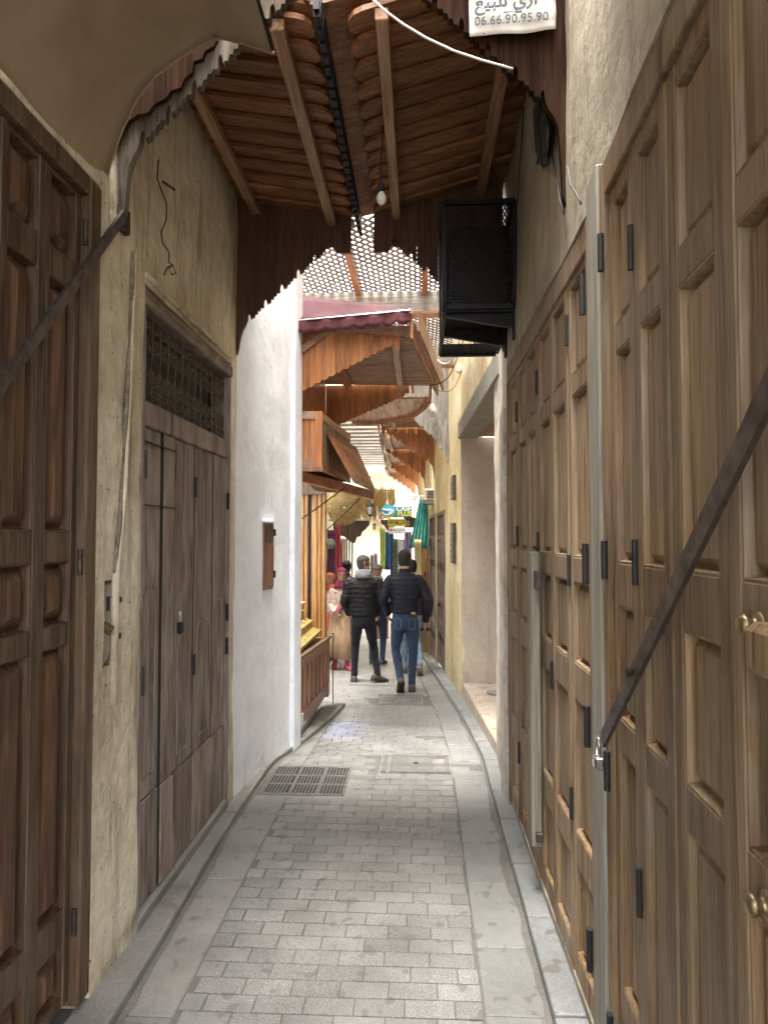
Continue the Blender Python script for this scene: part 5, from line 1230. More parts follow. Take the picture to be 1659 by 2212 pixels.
hang('hanging_robe', 874, 889, 1150, 1205, 12.9, (.32, .07, .50), (.85, .80, .90), 'purple and white robe hanging behind the navy jacket man', 'robe')
hang('hanging_blanket', 884, 926, 1079, 1182, 12.2, (.03, .24, .20), (.12, .46, .38), 'big teal striped blanket hanging under the last hood', 'blanket', folds=5, top=.45, skew=.25)
hang('hanging_scarf', 895, 910, 1165, 1290, 12.0, (.52, .44, .18), (.80, .72, .40), 'yellow straw coloured fringe scarf beside the orange shutter', folds=5)
hang('hanging_carpet', 706, 726, 1146, 1260, 12.4, (.10, .015, .05), (.20, .04, .11), 'dark purple carpet with a pale rosette hanging on the far left', 'carpet')
hang('hanging_carpet', 724, 742, 1133, 1268, 12.0, (.34, .01, .03), (.50, .05, .06), 'bright red embroidered cloth hanging on the far left', 'carpet', folds=2, top=.5, skew=-.2)
hang('hanging_scarf', 800, 806, 1200, 1260, 15, (.06, .10, .30), (.5, .5, .6), 'thin blue cloth hanging far behind the two men')
hang('hanging_scarf', 807, 815, 1196, 1262, 15.3, (.5, .2, .2), (.8, .75, .7), 'pale red and white cloth hanging far behind the two men')
c = at(713, 1175, 12.3)
t = thing('round_cushion', c, 'grey round embroidered disc pinned to the purple carpet', 'cushion'); part(MB().lathe([(.001, .02), (.05, .018), (.06, .008), (.085, .018), (.10, .004), (.10, -.002), (.001, -.004)], c, (0, -1, 0), 20), 'disc', M['slab'], t, smooth=True)
t = thing('framed_picture', at(866, 1190, 12.6), 'pale framed patterned textile standing behind the two men', 'picture')
p0, p1 = at(857, 1245, 12.7), at(874, 1165, 12.7); part(MB().box(p0.x, p1.x, 12.7, 12.74, p0.z, p1.z, ch=.008), 'frame', M['slab'], t); part(MB().box(p0.x + .02, p1.x - .02, 12.69, 12.70, p0.z + .02, p1.z - .02), 'textile', M['plaster_white'], t)
for k in range(10): part(MB().lathe([(.001, 0), (.012, 0), (.012, .003), (.001, .003)], (p0.x + .04 + .05 * (k % 2), 12.69, p0.z + .06 + .06 * (k // 2)), (0, -1, 0), 6), 'motif', M['ink'], t)
t = thing('orange_shutter', at(918, 1200, 12.9), 'bright orange open wooden shutter at the far right', 'shutter')
for k, (xa, xb) in enumerate(((909, 914.5), (915, 920.5), (921, 927))):
    a, b = at(xa, 1136, 12.9), at(xb, 1136, 12.9); part(MB().box(a.x, b.x, 12.9 + .015 * k, 12.94 + .015 * k, gz(12.9) + .05, a.z, ch=.006), 'board', M['wood_honey'], t)
for z in (1.6, .9): p = at(918, 1180, 12.88); part(MB().box(p.x - .02, p.x + .02, 12.87, 12.9, z, z + .1), 'hinge', M['iron_rust'], t)
# far left shop bits
t = thing('boarded_door', at(742, 1185, 14.0), 'pale yellow boarded door on the far left behind the carpets', 'door')
a, b = at(734, 1163, 14.0), at(752, 1163, 14.0)
for k in range(5): w = (b.x - a.x) / 5; part(MB().box(a.x + k * w, a.x + (k + 1) * w - .006, 14, 14.04, gz(14), a.z, ch=.006), 'board', M['wood_honey'], t)
for xx, lab in ((754, 'white upright pole left of the cap wearing man'), (760, 'second white upright pole beside the dark hood')):
    t = thing('white_pole', at(xx, 1200, 13.6), lab, 'pole', 'white poles'); p = at(xx, 1140, 13.6); part(MB().tube([(p.x, 13.6, gz(13.6)), (p.x + .01, 13.6, p.z)], .02, 8), 'pole', M['white_plastic'], t)
root = thing('dark_hood', at(770, 1150, 13.5), 'dark brown hood with stepped edge on the far left', 'hood')
pa, pb, pc, pd = at(742, 1125, 13.2), at(798, 1128, 13.2), at(790, 1150, 13.2), at(766, 1176, 13.2)
prof = [(pa.x - .2, pa.z - .28), (pa.x, pa.z - .30), (pd.x - .08, pd.z + .05), (pd.x, pd.z + .02), (pd.x + .05, pd.z + .14), (pd.x + .12, pd.z + .16), (pd.x + .15, pd.z + .25), (pc.x, pc.z + .06), (pb.x, pb.z - .05)]
board_fascia(root, WORLD, prof, pa.z, 13.2, 13.23, .12, M['wood_near'])
part(MB().slab([(pa.x - .3, 13.15, pa.z), (pb.x + .02, 13.15, pb.z + .03), (pb.x - .3, 14.6, pb.z), (pa.x - .3, 14.6, pa.z)], .03), 'roof', M['ac_white'], root)
root = thing('small_hood', at(850, 1140, 14.5), 'small dark stepped hood left of the yellow sign', 'hood')
pa, pb = at(822, 1128, 14.5), at(842, 1150, 14.5)
board_fascia(root, WORLD, [(pa.x, pa.z - .02), (pa.x + .05, pa.z - .06), (pa.x + .08, pa.z - .06), (pa.x + .12, pa.z - .14), (pb.x - .02, pb.z), (pb.x + .1, pb.z - .02)], pa.z + .05, 14.5, 14.53, .12, M['wood_near'])
t = thing('white_awning', at(830, 1205, 17), 'crumpled white awning over the far stall', 'awning')
pa, pb, pc, pd = at(795, 1215, 16.5), at(845, 1215, 16.5), at(842, 1196, 18), at(818, 1194, 18)
def aw2(u, v): p = (pa * (1 - u) + pb * u) * (1 - v) + (pd * (1 - u) + pc * u) * v; return p + Vector((0, 0, .03 * math.sin(u * 13) * math.sin(v * 7)))
part(MB().sheet(aw2, 16, 8), 'cloth', M['plaster_white'], t, smooth=True, mods=(('SOLIDIFY', dict(thickness=.01)),))
t = thing('market_stall', at(818, 1230, 17), 'dim stall with goods under the white awning', 'stall')
p0, p1 = at(800, 1216, 17.5), at(843, 1216, 17.5); part(MB().box(p0.x, p1.x, 16.8, 17.4, gz(17), gz(17) + .8, ch=.02), 'table', M['wood_counter'], t)
# ============================================================ PEOPLE
def crom(P, n=6):
    P = [Vector(p) for p in P]; out = []
    for i in range(len(P) - 1):
        a, b, c, d = P[max(i - 1, 0)], P[i], P[i + 1], P[min(i + 2, len(P) - 1)]
        for k in range(n):
            f = k / n; out.append(.5 * ((2 * b) + (c - a) * f + (2 * a - 5 * b + 4 * c - d) * f * f + (3 * b - a - 3 * c + d) * f ** 3))
    out.append(P[-1]); return out
def lerp_list(v, n=6):
    out = []
    for a, b in zip(v, v[1:]): out += [a + (b - a) * k / n for k in range(n)]
    return out + [v[-1]]
def limb(mb, P, r, n=6, seg=12, quilt=0, qa=.05):
    pts = crom(P, n); rr = lerp_list(r, n)
    if quilt:
        s_ = 0; q = [pts[0]]; 
        dense = []; rd = []
        for i in range(len(pts) - 1):
            for k in range(5): dense.append(pts[i].lerp(pts[i + 1], k / 5)); rd.append(rr[i] + (rr[i + 1] - rr[i]) * k / 5)
        pts, rr = dense, rd; L = 0; r2 = []
        for i in range(len(pts)):
            if i: L += (pts[i] - pts[i - 1]).length
            r2.append(rr[i] * (1 - qa + 2 * qa * abs(math.sin(math.pi * L / quilt)) ** .6))
        rr = r2
    mb.tube(pts, rr, seg)
def ell(c, rx, ry, n=24, back=1.0, p=2.3):
    out = []
    for k in range(n):
        a = 2 * math.pi * k / n; ca, sa = math.cos(a), math.sin(a)
        x = abs(ca) ** (2 / p) * math.copysign(rx, ca); y = abs(sa) ** (2 / p) * math.copysign(ry * (back if sa < 0 else 1), sa)
        out.append(Vector((c[0] + x, c[1] + y, c[2])))
    return out
def torso(mb, rows, quilt=0, qa=.03, z0=0, n=24):
    """rows: (z, cx, cy, rx, ry)"""
    if quilt:
        dense = []
        for a, b in zip(rows, rows[1:]):
            k = max(1, int((b[0] - a[0]) / .006))
            for i in range(k): f = i / k; dense.append([a[j] + (b[j] - a[j]) * f for j in range(5)])
        dense.append(list(rows[-1]))
        for r in dense:
            m_ = 1 - qa + 2 * qa * abs(math.sin(math.pi * (r[0] - rows[0][0]) / quilt)) ** .6; r[3] *= m_; r[4] *= m_
        rows = dense
    mb.rings([ell((r[1], r[2], r[0]), r[3], r[4], n) for r in rows])
HEADR = [(-.118, .012, .030, .030), (-.108, .016, .045, .050), (-.085, .012, .058, .070), (-.055, .006, .066, .082), (-.02, .002, .071, .090), (.015, .0, .075, .094), (.05, -.002, .076, .095), (.08, -.004, .068, .087), (.102, -.006, .050, .066), (.116, -.008, .026, .036), (.121, -.008, .008, .010)]
CREASE = bpy.data.textures.new('crease', 'CLOUDS'); CREASE.noise_scale = .09; CREASE.noise_depth = 3; CREASE.noise_basis = 'VORONOI_F2_F1'
class Person:
    def __init__(s, loc, head, H, label, cat='person'):
        s.t = thing('person', loc, label, cat); s.k = H / 1.75; s.h = head; s.loc = Vector(loc)
        s.rot = Matrix.Rotation(R(head), 3, 'Z')
    def put(s, mb, name, m_, parent=None, voxel=None, smooth_it=2, crease=0, **kw):
        mb.v = [s.rot @ (v * s.k) + s.loc for v in mb.v]
        mods = []
        if voxel: mods = [('REMESH', dict(mode='VOXEL', voxel_size=voxel, use_smooth_shade=True)), ('SMOOTH', dict(factor=.5, iterations=smooth_it))]
        if crease: mods.append(('DISPLACE', dict(texture=CREASE, texture_coords='LOCAL', strength=crease, mid_level=.5)))
        return part(mb, name, m_, s.t, parent, smooth=True, mods=mods, **kw)
def headxf(hc, yaw, pitch=0, roll=0):
    m_ = Matrix.Rotation(R(yaw), 3, 'Z') @ Matrix.Rotation(R(pitch), 3, 'X') @ Matrix.Rotation(R(roll), 3, 'Y')
    return lambda p: Vector(hc) + m_ @ Vector(p)
def head_mesh(mb, fx, grow=0.0):
    rings = []
    for z, cy_, rx, ry in HEADR:
        ring = []
        for k in range(32):
            a = 2 * math.pi * k / 32; x = (rx + grow) * math.cos(a); y = cy_ + (ry + grow) * math.sin(a); ff = max(0, math.sin(a))
            if ff > 0:
                w = math.exp(-(x / .012) ** 2)
                if -.045 < z < .03: y += w * .026 * (1 - (z + .045) / .075)       # nose
                if .0 < z < .04: y -= .007 * math.exp(-((abs(x) - .03) / .014) ** 2)   # eye sockets
                if -.075 < z < -.05: y += .004 * math.exp(-(x / .022) ** 2)
            ring.append(fx((x, y, z)))
        rings.append(ring)
    mb.rings(rings)
    for sg in (-1, 1): mb.tube([fx((sg * .073, -.008, -.025)), fx((sg * .083, -.012, .0)), fx((sg * .083, -.016, .022)), fx((sg * .074, -.012, .032))], [.006, .009, .010, .006], 8)
def hair_cap(fx, top=.010, line=.045, side=-.03, nape=-.075, amp=.007):
    mb = MB(); rings = []
    zs = [-.085 + i * .0125 for i in range(17)] + [.122, .128]
    def interp(z):
        for a, b in zip(HEADR, HEADR[1:]):
            if a[0] <= z <= b[0]: f = (z - a[0]) / (b[0] - a[0]); return [a[i] + (b[i] - a[i]) * f for i in (1, 2, 3)]
        return [-.008, .012, .014] if z < .125 else [-.008, .003, .003]
    for z in zs:
        cy_, rx, ry = interp(min(z, .121)); ring = []
        if z > .121: rx = ry = .02 if z < .125 else .004
        for k in range(32):
            a = 2 * math.pi * k / 32; sa = math.sin(a)
            lo = nape if sa < -.3 else side if sa < .45 else line
            g = top if z > lo else -.010
            g += amp * noise.noise(Vector((math.cos(a) * 4, sa * 4, z * 60)))
            ring.append(fx(((rx + g) * math.cos(a), cy_ + (ry + g) * sa, z)))
        rings.append(ring)
    mb.rings(rings); return mb
def hand(mb, w, d, side, curl=.6, thumb=1):
    """palm and five fingers from the wrist w along d"""
    d = Vector(d).normalized(); x = Vector((0, 1, 0)) - d * d.y; x.normalize(); nrm = d.cross(x) * side
    w = Vector(w); pc = w + d * .045
    for k, (o, L) in enumerate(((-.030, .062), (-.010, .074), (.011, .078), (.031, .068))):
        a = w + x * o * .6; b = w + d * .085 + x * o
        mb.tube([a, (a + b) / 2, b], [.016, .015, .012], 8)
        c1 = b + (d * (1 - curl * .4) - nrm * curl * .7).normalized() * L * .5; c2 = c1 + (d * (1 - curl) - nrm * curl).normalized() * L * .5
        mb.tube([b, c1, c2], [.0095, .0088, .0075], 8)
    b = w + d * .03 + x * .03; c1 = b + (d * .6 + x * .8 - nrm * .3).normalized() * .04; c2 = c1 + (d * .9 + x * .2 - nrm * .4).normalized() * .032
    mb.tube([w + x * .012, b, c1, c2], [.014, .013, .010, .008], 8)
def shoe(mb, ank, heading, pitch, L=.27, w=.048):
    """shoe from the ankle: heading in degrees about z (0 = forward), pitch > 0 lifts the heel"""
    m_ = Matrix.Rotation(R(heading), 3, 'Z') @ Matrix.Rotation(R(-pitch), 3, 'X'); A = Vector(ank)
    rows = [(-.075, .03, .022, .030), (-.065, .040, .040, .042), (-.03, .043, .042, .062), (.02, .045, .043, .060), (.07, .046, .032, .042), (.12, .050, .028, .034), (.165, .044, .024, .028), (.19, .022, .018, .018)]
    rg = []
    for y, hw, hh, top in rows:
        ring = []
        for k in range(16):
            a = 2 * math.pi * k / 16; x = hw * math.cos(a); z = max(-.085, -.085 + hh + hh * math.sin(a) * 1.1) if math.sin(a) < 0 else -.085 + hh + (top) * math.sin(a) * .8
            ring.append(A + m_ @ Vector((x, y, z)))
        rg.append(ring)
    mb.rings(rg)
def sole(mb, ank, heading, pitch):
    m_ = Matrix.Rotation(R(heading), 3, 'Z') @ Matrix.Rotation(R(-pitch), 3, 'X'); A = Vector(ank)
    out = [(-.035, -.075), (-.045, -.04), (-.036, .04), (-.048, .10), (-.042, .16), (-.015, .195), (.015, .195), (.044, .16), (.05, .10), (.036, .04), (.045, -.04), (.035, -.075)]
    n = len(out); vs = [A + m_ @ Vector((x, y, -.100)) for x, y in out] + [A + m_ @ Vector((x, y, -.078)) for x, y in out]
    mb.add(vs, [list(range(n)), list(range(2 * n - 1, n - 1, -1))] + [[i, i + n, (i + 1) % n + n, (i + 1) % n] for i in range(n)])

def man(loc, heading, H, label, legs, arms, headyaw, hair, jacket, trousers, shoes_m, quilt=.062, wide=1.0, neck_h=1.50, collar=True, hood=None, hood_m=None, lean=0, head_pitch=0, skin='skin', shoe_pose=None, hands=(1, 1), hem=.90, sole_m=None, cap=None):
    P = Person(loc, heading, H, label)
    hc = (0, .02 + lean, 1.622); fx = headxf(hc, headyaw, head_pitch)
    body = MB(); head_mesh(body, fx); limb(body, [(0, -.005 + lean, 1.40), (0, .0 + lean, 1.50), (0, .012 + lean, 1.58)], [.062, .054, .052])
    torso(body, [(.82, 0, 0, .13, .09), (.95, 0, 0, .15, .10), (1.10, 0, 0, .135, .09), (1.28, 0, lean, .155, .10), (1.40, 0, lean, .17, .085), (1.45, 0, lean, .09, .06)])
    for i, (sg, A) in enumerate(((-1, arms[0]), (1, arms[1]))):
        limb(body, [(sg * .15, lean, 1.41)] + A, [.036, .032, .028, .023])
        if hands[i]: d = Vector(A[-1]) - Vector(A[-2]); hand(body, A[-1], d, sg, .55)
    for sg, Lg in ((-1, legs[0]), (1, legs[1])): limb(body, [(sg * .085, 0, .88)] + Lg, [.075, .05, .036])
    b = P.put(body, 'body', M[skin], voxel=.0075, smooth_it=2)
    jk = MB(); w = wide
    torso(jk, [(hem, 0, .0, .168 * w, .125), (hem + .05, 0, 0, .176 * w, .130), (1.06, 0, 0, .172 * w, .130), (1.20, 0, lean * .6, .190 * w, .132), (1.32, 0, lean, .205 * w, .130), (1.39, 0, lean, .196 * w, .112), (1.43, 0, lean, .150 * w, .090), (1.465, 0, lean, .085, .070), (1.485, 0, lean, .070, .064)], quilt, .022)
    if collar: torso(jk, [(1.44, 0, lean, .085, .078), (1.48, 0, lean + .002, .074, .070), (neck_h + .018, 0, lean + .004, .070, .068), (neck_h + .022, 0, lean + .004, .06, .06)])
    for sg, A in ((-1, arms[0]), (1, arms[1])):
        e = [Vector(a) for a in A]; wr = e[-1] + (e[-1] - e[-2]) * .04
        limb(jk, [(sg * .135 * w, lean, 1.385), (sg * .185 * w, lean, 1.355), e[0].lerp(Vector((sg * .2, 0, 1.35)), .5), e[0], (e[0] + e[-1]) / 2, wr], [.062, .072, .066, .060, .055, .044], quilt=quilt * .95 if quilt else 0, qa=.045)
    P.put(jk, 'jacket', jacket, b, voxel=.0085, smooth_it=1, crease=.011)
    tr = MB(); torso(tr, [(.76, 0, 0, .135, .105), (.82, 0, 0, .165, .125), (.92, 0, 0, .162, .122), (1.0, 0, 0, .150, .110)])
    for sg, Lg in ((-1, legs[0]), (1, legs[1])):
        kn, an = Vector(Lg[0]), Vector(Lg[1]); an2 = an + (an - kn).normalized() * .03
        limb(tr, [(sg * .083, .0, .88), Vector((sg * .088, 0, .80)), Vector((sg * .088, 0, .80)).lerp(kn, .5), kn, kn.lerp(an, .35), kn.lerp(an, .75), an2], [.095, .096, .084, .065, .062, .054, .052], seg=14, quilt=0)
        for q in (.80, .88, .95): 
            c = kn.lerp(an, q); tr.tube([c - Vector((0, 0, .012)), c, c + Vector((0, 0, .012))], [.048, .058, .050], 12)
        for q in (-.05, .06):
            c = kn + Vector((0, -.004, q * .6)); tr.tube([c - Vector((0, 0, .014)), c, c + Vector((0, 0, .014))], [.058, .0685, .058], 12)
    P.put(tr, 'trousers', trousers, b, voxel=.0085, smooth_it=2, crease=.018)
    for i, (sg, Lg) in enumerate(((-1, legs[0]), (1, legs[1]))):
        sp = (shoe_pose or ((8, 0), (-8, 0)))[i]; s_ = MB(); shoe(s_, Lg[1], sp[0], sp[1]); o = P.put(s_, 'shoe', shoes_m, b, voxel=.008, smooth_it=1)
        s_ = MB(); sole(s_, Lg[1], sp[0], sp[1]); P.put(s_, 'sole', sole_m or M['slab'], o)
    if hair: P.put(hair_cap(fx, top=.009 if hair == 'hair' else .005), 'hair', M[hair], b)
    if hood:
        hd = MB()
        for k in range(7):
            a = R(-38 + k * 0); 
        hd.rings([ell((0, -.02, 1.40), .060, .040), ell((0, -.045, 1.43), .105, .070), ell((0, -.055, 1.47), .118, .080), ell((0, -.045, 1.51), .110, .074), ell((0, -.02, 1.545), .085, .066), ell((0, -.0, 1.55), .066, .056)])
        for k in range(4): hd.tube([Vector((.105 * math.cos(a), -.045 - .082 * abs(math.sin(a)) + .01 * k, 1.44 + .026 * k - .01 * math.cos(a * 2))) for a in [math.pi * j / 12 for j in range(13)]], .012, 8)
        P.put(hd, 'hood', hood_m, b, voxel=.008, smooth_it=1)
    if cap:
        cm = MB(); cm.rings([[fx(p) for p in ell((0, -.004, z), rx, ry)] for z, rx, ry in ((.03, .084, .104), (.06, .085, .104), (.09, .076, .094), (.115, .052, .066), (.128, .02, .03))])
        P.put(cm, 'cap', cap, b); cm = MB(); cm.rings([[fx(p) for p in ell((0, .115, z), .062, .055)] for z in (.032, .042)]); P.put(cm, 'peak', cap, b)
    return P, b, fx
pj_black = plain('puffer_black', (.0050, .0050, .0057), .62, 0, .35, 14, bs=.1, spec=.3)
pj_navy = plain('puffer_navy', (.0052, .0058, .0135), .62, 0, .35, 14, bs=.1, spec=.3)
jeans_black = cloth('jeans_black', (.006, .007, .009), (.012, .013, .017), 10)
jeans_blue = cloth('jeans_blue', (.016, .028, .055), (.034, .055, .100), 8)
jeans_light = cloth('jeans_light', (.10, .15, .22), (.22, .30, .40), 8)
grey_cl = cloth('grey_hoodie', (.11, .11, .12), (.19, .19, .20), 10)
shoe_dark = plain('shoe_dark', (.06, .055, .05), .6, 0, .4)
shoe_teal = plain('shoe_teal', (.05, .10, .10), .7, 0, .4)
shoe_brown = plain('shoe_brown', (.07, .055, .045), .7, 0, .4)
Y = 9.2
P1, b1, fx1 = man((at(785, 1161, Y).x, Y, gz(Y)), 0, 1.72, 'man in black puffer jacket and black trousers, grey hood, head turned right',
    [[(-.115, .06, .50), (-.125, .0, .10)], [(.135, .08, .50), (.20, -.06, .125)]], [[(-.262, -.03, 1.10), (-.215, .11, .92)], [(.262, -.04, 1.10), (.215, .10, .92)]], -62, 'hair_grey', pj_black, jeans_black, shoe_dark, wide=1.13, hood=True, hood_m=grey_cl, shoe_pose=((6, 0), (-55, 12)), hands=(1, 1), sole_m=M['black'])
P1.put(MB().tube([fx1((.078, .02, .02)), fx1((.074, .06, .022)), fx1((.052, .092, .022)), fx1((.02, .10, .022))], .0028, 5), 'spectacles', M['steel'], b1)
bd = MB(); bd.rings([[fx1(p) for p in ell((0, .014, z), rx, ry)] for z, rx, ry in ((-.122, .028, .030), (-.108, .050, .056), (-.085, .061, .074), (-.06, .067, .083))]); P1.put(bd, 'stubble', plain('stubble', (.16, .10, .075), .8), b1)
Y = 8.44
P2, b2, fx2 = man((at(874, 1161, Y).x, Y, gz(Y)), 3, 1.75, 'man in navy quilted jacket and blue jeans walking away, sunglasses in hand',
    [[(-.110, .07, .51), (-.055, -.13, .17)], [(.105, .03, .50), (.085, .0, .10)]], [[(-.262, -.05, 1.13), (-.205, .09, .94)], [(.275, -.02, 1.11), (.262, .06, .85)]], -6, 'hair', pj_navy, jeans_blue, shoe_brown, quilt=.058, wide=1.0, shoe_pose=((4, 48), (-4, 0)), sole_m=M['black'], neck_h=1.495, hem=.955)
o = MB(); o.box(.075, .130, -.128, -.118, .955, .985); P2.put(o, 'leather_patch', plain('leather_patch', (.36, .15, .05), .6), b2)
for sg in (-1, 1):
    o = MB(); c = [(sg * .045, -.117, .90), (sg * .125, -.110, .905), (sg * .125, -.120, .80), (sg * .09, -.128, .77), (sg * .05, -.127, .80), (sg * .045, -.117, .90)]
    o.tube(c, .0022, 5); P2.put(o, 'pocket_seam', jeans_light, b2)
sg_ = thing('sunglasses', P2.loc + Vector((.262, .05, .80)), 'dark sunglasses held in the right hand of the navy jacket man', 'sunglasses')
hp = P2.rot @ Vector((.262, .06, .80)) + P2.loc
for dx in (-.045, .03):
    m_ = MB().tube([hp + Vector((dx + .026 * math.cos(a), -.03, -.045 + .020 * math.sin(a))) for a in [math.pi * 2 * k / 12 for k in range(13)]], .004, 6); part(m_, 'rim', M['black'], sg_)
    part(MB().lathe([(.001, 0), (.024, 0), (.024, .002), (.001, .002)], hp + Vector((dx, -.03, -.045)), (0, -1, 0), 14), 'lens', M['black'], sg_)
part(MB().tube([hp + Vector((-.07, -.03, -.04)), hp + Vector((-.05, .02, -.01)), hp + Vector((0, .04, 0))], .003, 5), 'arm', M['black'], sg_)
Y = 10.1
man((at(888, 1161, Y).x, Y, gz(Y)), 0, 1.70, 'person in dark jacket and pale jeans just hidden by navy jacket man',
    [[(-.105, .06, .50), (-.105, .04, .10)], [(.105, .0, .50), (.13, -.20, .17)]], [[(-.26, 0, 1.1), (-.24, .05, .86)], [(.285, -.03, 1.12), (.27, .04, .88)]], 10, 'hair', plain('jacket_purple', (.030, .022, .055), .6), jeans_light, shoe_brown, quilt=0, shoe_pose=((0, 0), (-5, 50)))
Y = 11.3
man((at(815, 1161, Y).x, Y, gz(Y)), -8, 1.66, 'person in light grey hooded top walking far behind the two men',
    [[(-.1, .06, .5), (-.1, .0, .1)], [(.1, .06, .5), (.1, -.05, .1)]], [[(-.26, -.02, 1.1), (-.22, .1, .95)], [(.26, -.02, 1.1), (.22, .1, .95)]], 0, None, grey_cl, jeans_blue, shoe_dark, quilt=0, wide=1.1, hood=True, hood_m=grey_cl, cap=grey_cl)
Y = 12.3
man((at(749, 1161, Y).x, Y, gz(Y)), 5, 1.76, 'man in dark cap and navy jacket seen from behind beside the poles',
    [[(-.1, .06, .5), (-.1, .0, .1)], [(.1, .06, .5), (.1, -.05, .1)]], [[(-.26, -.02, 1.1), (-.24, .06, .9)], [(.26, -.02, 1.1), (.24, .06, .9)]], 0, 'hair', cloth('navy_coat', (.03, .04, .07), (.05, .06, .10)), jeans_black, shoe_dark, quilt=0, wide=1.1, cap=plain('cap_navy', (.02, .025, .045), .7))

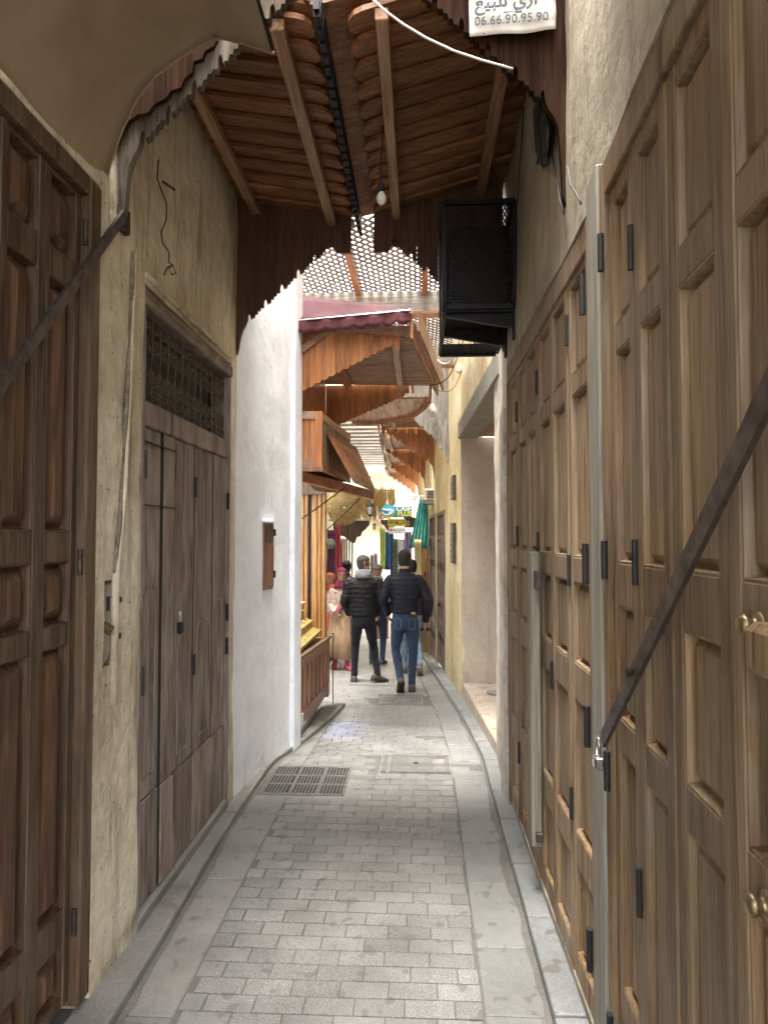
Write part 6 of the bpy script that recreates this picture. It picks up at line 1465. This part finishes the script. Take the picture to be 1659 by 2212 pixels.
# women in long clothes
def woman(loc, heading, H, label, robe, skirt, scarf, glasses=True, shoe_col=(.36, .035, .075), headyaw=0, stride=.09, under=None):
    P = Person(loc, heading, H, label); hc = (0, .03, 1.63); fx = headxf(hc, headyaw, -3)
    body = MB(); head_mesh(body, fx); limb(body, [(0, 0, 1.40), (0, .01, 1.52), (0, .02, 1.58)], [.055, .048, .046])
    torso(body, [(.85, 0, 0, .14, .10), (1.05, 0, 0, .12, .09), (1.25, 0, 0, .14, .10), (1.40, 0, 0, .15, .08), (1.45, 0, 0, .08, .06)])
    arms = [[(-.215, -.01, 1.10), (-.235, .05, .86)], [(.205, .0, 1.12), (.12, .17, 1.0)]]
    for sg, A in zip((-1, 1), arms):
        limb(body, [(sg * .14, 0, 1.40)] + A, [.042, .036, .030, .023]); hand(body, A[-1], Vector(A[-1]) - Vector(A[-2]), sg, .6)
    legs = [[(-.09, .06, .48), (-.09, stride, .10)], [(.09, -.02, .48), (.09, -stride - .04, .14)]]
    for sg, Lg in zip((-1, 1), legs): limb(body, [(sg * .08, 0, .88)] + Lg, [.08, .05, .034])
    b = P.put(body, 'body', M['skin'], voxel=.0075)
    rb = MB(); torso(rb, [(.80, 0, 0, .20, .16), (.95, 0, 0, .195, .15), (1.08, 0, 0, .180, .135), (1.25, 0, .005, .185, .135), (1.36, 0, 0, .175, .115), (1.42, 0, 0, .12, .085), (1.47, 0, 0, .07, .06)])
    for sg, A in zip((-1, 1), arms):
        e = [Vector(a) for a in A]; limb(rb, [(sg * .12, 0, 1.38), (sg * .17, 0, 1.34), (Vector((sg * .19, 0, 1.3)) + e[0]) / 2, e[0], (e[0] + e[1]) / 2, e[1]], [.06, .066, .062, .060, .062, .066])
    P.put(rb, 'tunic', robe, b, voxel=.009, crease=.03)
    sk = MB(); rg = []
    for z, rx, ry in ((.98, .17, .14), (.90, .195, .16), (.78, .215, .19), (.60, .235, .23), (.42, .24, .25), (.26, .20, .22), (.20, .175, .20)):
        ring = []
        for k in range(64):
            a = 2 * math.pi * k / 64; f = 1 + (.06 * math.sin(a * 9 + z * 6) + .03 * math.sin(a * 17 - z * 9)) * (1.05 - z); ring.append(Vector((rx * f * math.cos(a) + .03 * (1 - z) * math.sin(z * 5), ry * f * math.sin(a), z + .03 * math.sin(a + 1) * (z < .3))))
        rg.append(ring)
    sk.rings(rg); P.put(sk, 'skirt', skirt, b)
    sm = plain('shoe_pink_%d' % int(loc[1] * 10), shoe_col, .5, 0, .2)
    for sg, Lg, ps in zip((-1, 1), legs, ((10, 0), (-14, 25))): s_ = MB(); shoe(s_, Lg[1], *ps); limb(s_, [Lg[1], Vector(Lg[1]) + Vector((0, 0, .07))], [.042, .046]); P.put(s_, 'shoe', sm, b, voxel=.008)
    sc = MB(); rings = []
    for z, cy_, rx, ry in [(-.215, .0, .13, .10), (-.17, .0, .10, .085), (-.12, .0, .082, .075)] + HEADR[2:]:
        ring = []
        for k in range(40):
            a = 2 * math.pi * k / 40; sa = math.sin(a); g = .018 + .004 * math.sin(k * 1.7 + z * 60)
            if z > -.105 and z < .075 and sa > .30: g = -.012
            ring.append(fx(((rx + g) * math.cos(a), cy_ + (ry + g) * sa - .004, z + (.008 if z > .11 else 0))))
        rings.append(ring)
    sc.rings(rings); so = P.put(sc, 'headscarf', scarf, b)
    if under: u_ = MB(); u_.tube([fx((.062 * math.cos(a), .078 * math.sin(a) + .006, .074)) for a in [math.pi * (.1 + .8 * k / 10) for k in range(11)]], .014, 8); P.put(u_, 'headband', under, b)
    if glasses:
        for sg in (-1, 1): P.put(MB().tube([fx((sg * .030 + .021 * math.cos(a), .098 - .004 * abs(math.cos(a)), .018 + .016 * math.sin(a))) for a in [2 * math.pi * k / 12 for k in range(13)]], .0028, 5), 'spectacles', M['black'], b)
    for sg in (-1, 1): P.put(MB().lathe([(.001, 0), (.007, 0), (.006, .003), (.001, .004)], fx((sg * .030, .084, .018)), fx((0, 1, 0)) - fx((0, 0, 0)), 8), 'eye', M['black'], b)
    P.put(MB().tube([fx((-.022, .088, -.062)), fx((-.01, .097, -.062)), fx((.01, .097, -.062)), fx((.022, .088, -.062))], [.003, .006, .006, .003], 6), 'mouth', plain('lips_%d' % int(loc[1] * 10), (.34, .10, .09), .5), b)
    return P, b
Y = 10.57
Pw, bw = woman((at(738, 1161, Y).x, Y, gz(Y)), 196, 1.57, 'woman in pink headscarf, beige tunic, brown skirt and pink shoes walking nearer', cloth('beige_tunic', (.48, .34, .27), (.62, .46, .38), 10), cloth('brown_skirt', (.26, .16, .09), (.42, .29, .18), 9), cloth('plum_scarf', (.10, .012, .035), (.26, .035, .08), 40), under=cloth('pink_band', (.42, .05, .13), None, 20), headyaw=-6)
bag = MB(); bag.tube([(-.12, .12, 1.36), (.0, .155, 1.15), (.10, .17, 1.0)], [.035, .05, .055], 10); Pw.put(bag, 'shawl', cloth('floral_shawl', (.05, .03, .07), (.45, .10, .14), 60), bw, voxel=.009)
Y = 11.9
woman((at(715, 1161, Y).x, Y, gz(Y)), 150, 1.52, 'person in orange headscarf and pale lilac top behind woman in pink scarf', cloth('lilac_top', (.55, .45, .52), (.70, .60, .66), 12), cloth('orange_skirt', (.50, .12, .06), (.62, .20, .10), 12), cloth('orange_scarf', (.48, .09, .05), (.60, .18, .10), 20), glasses=False, shoe_col=(.05, .04, .04))
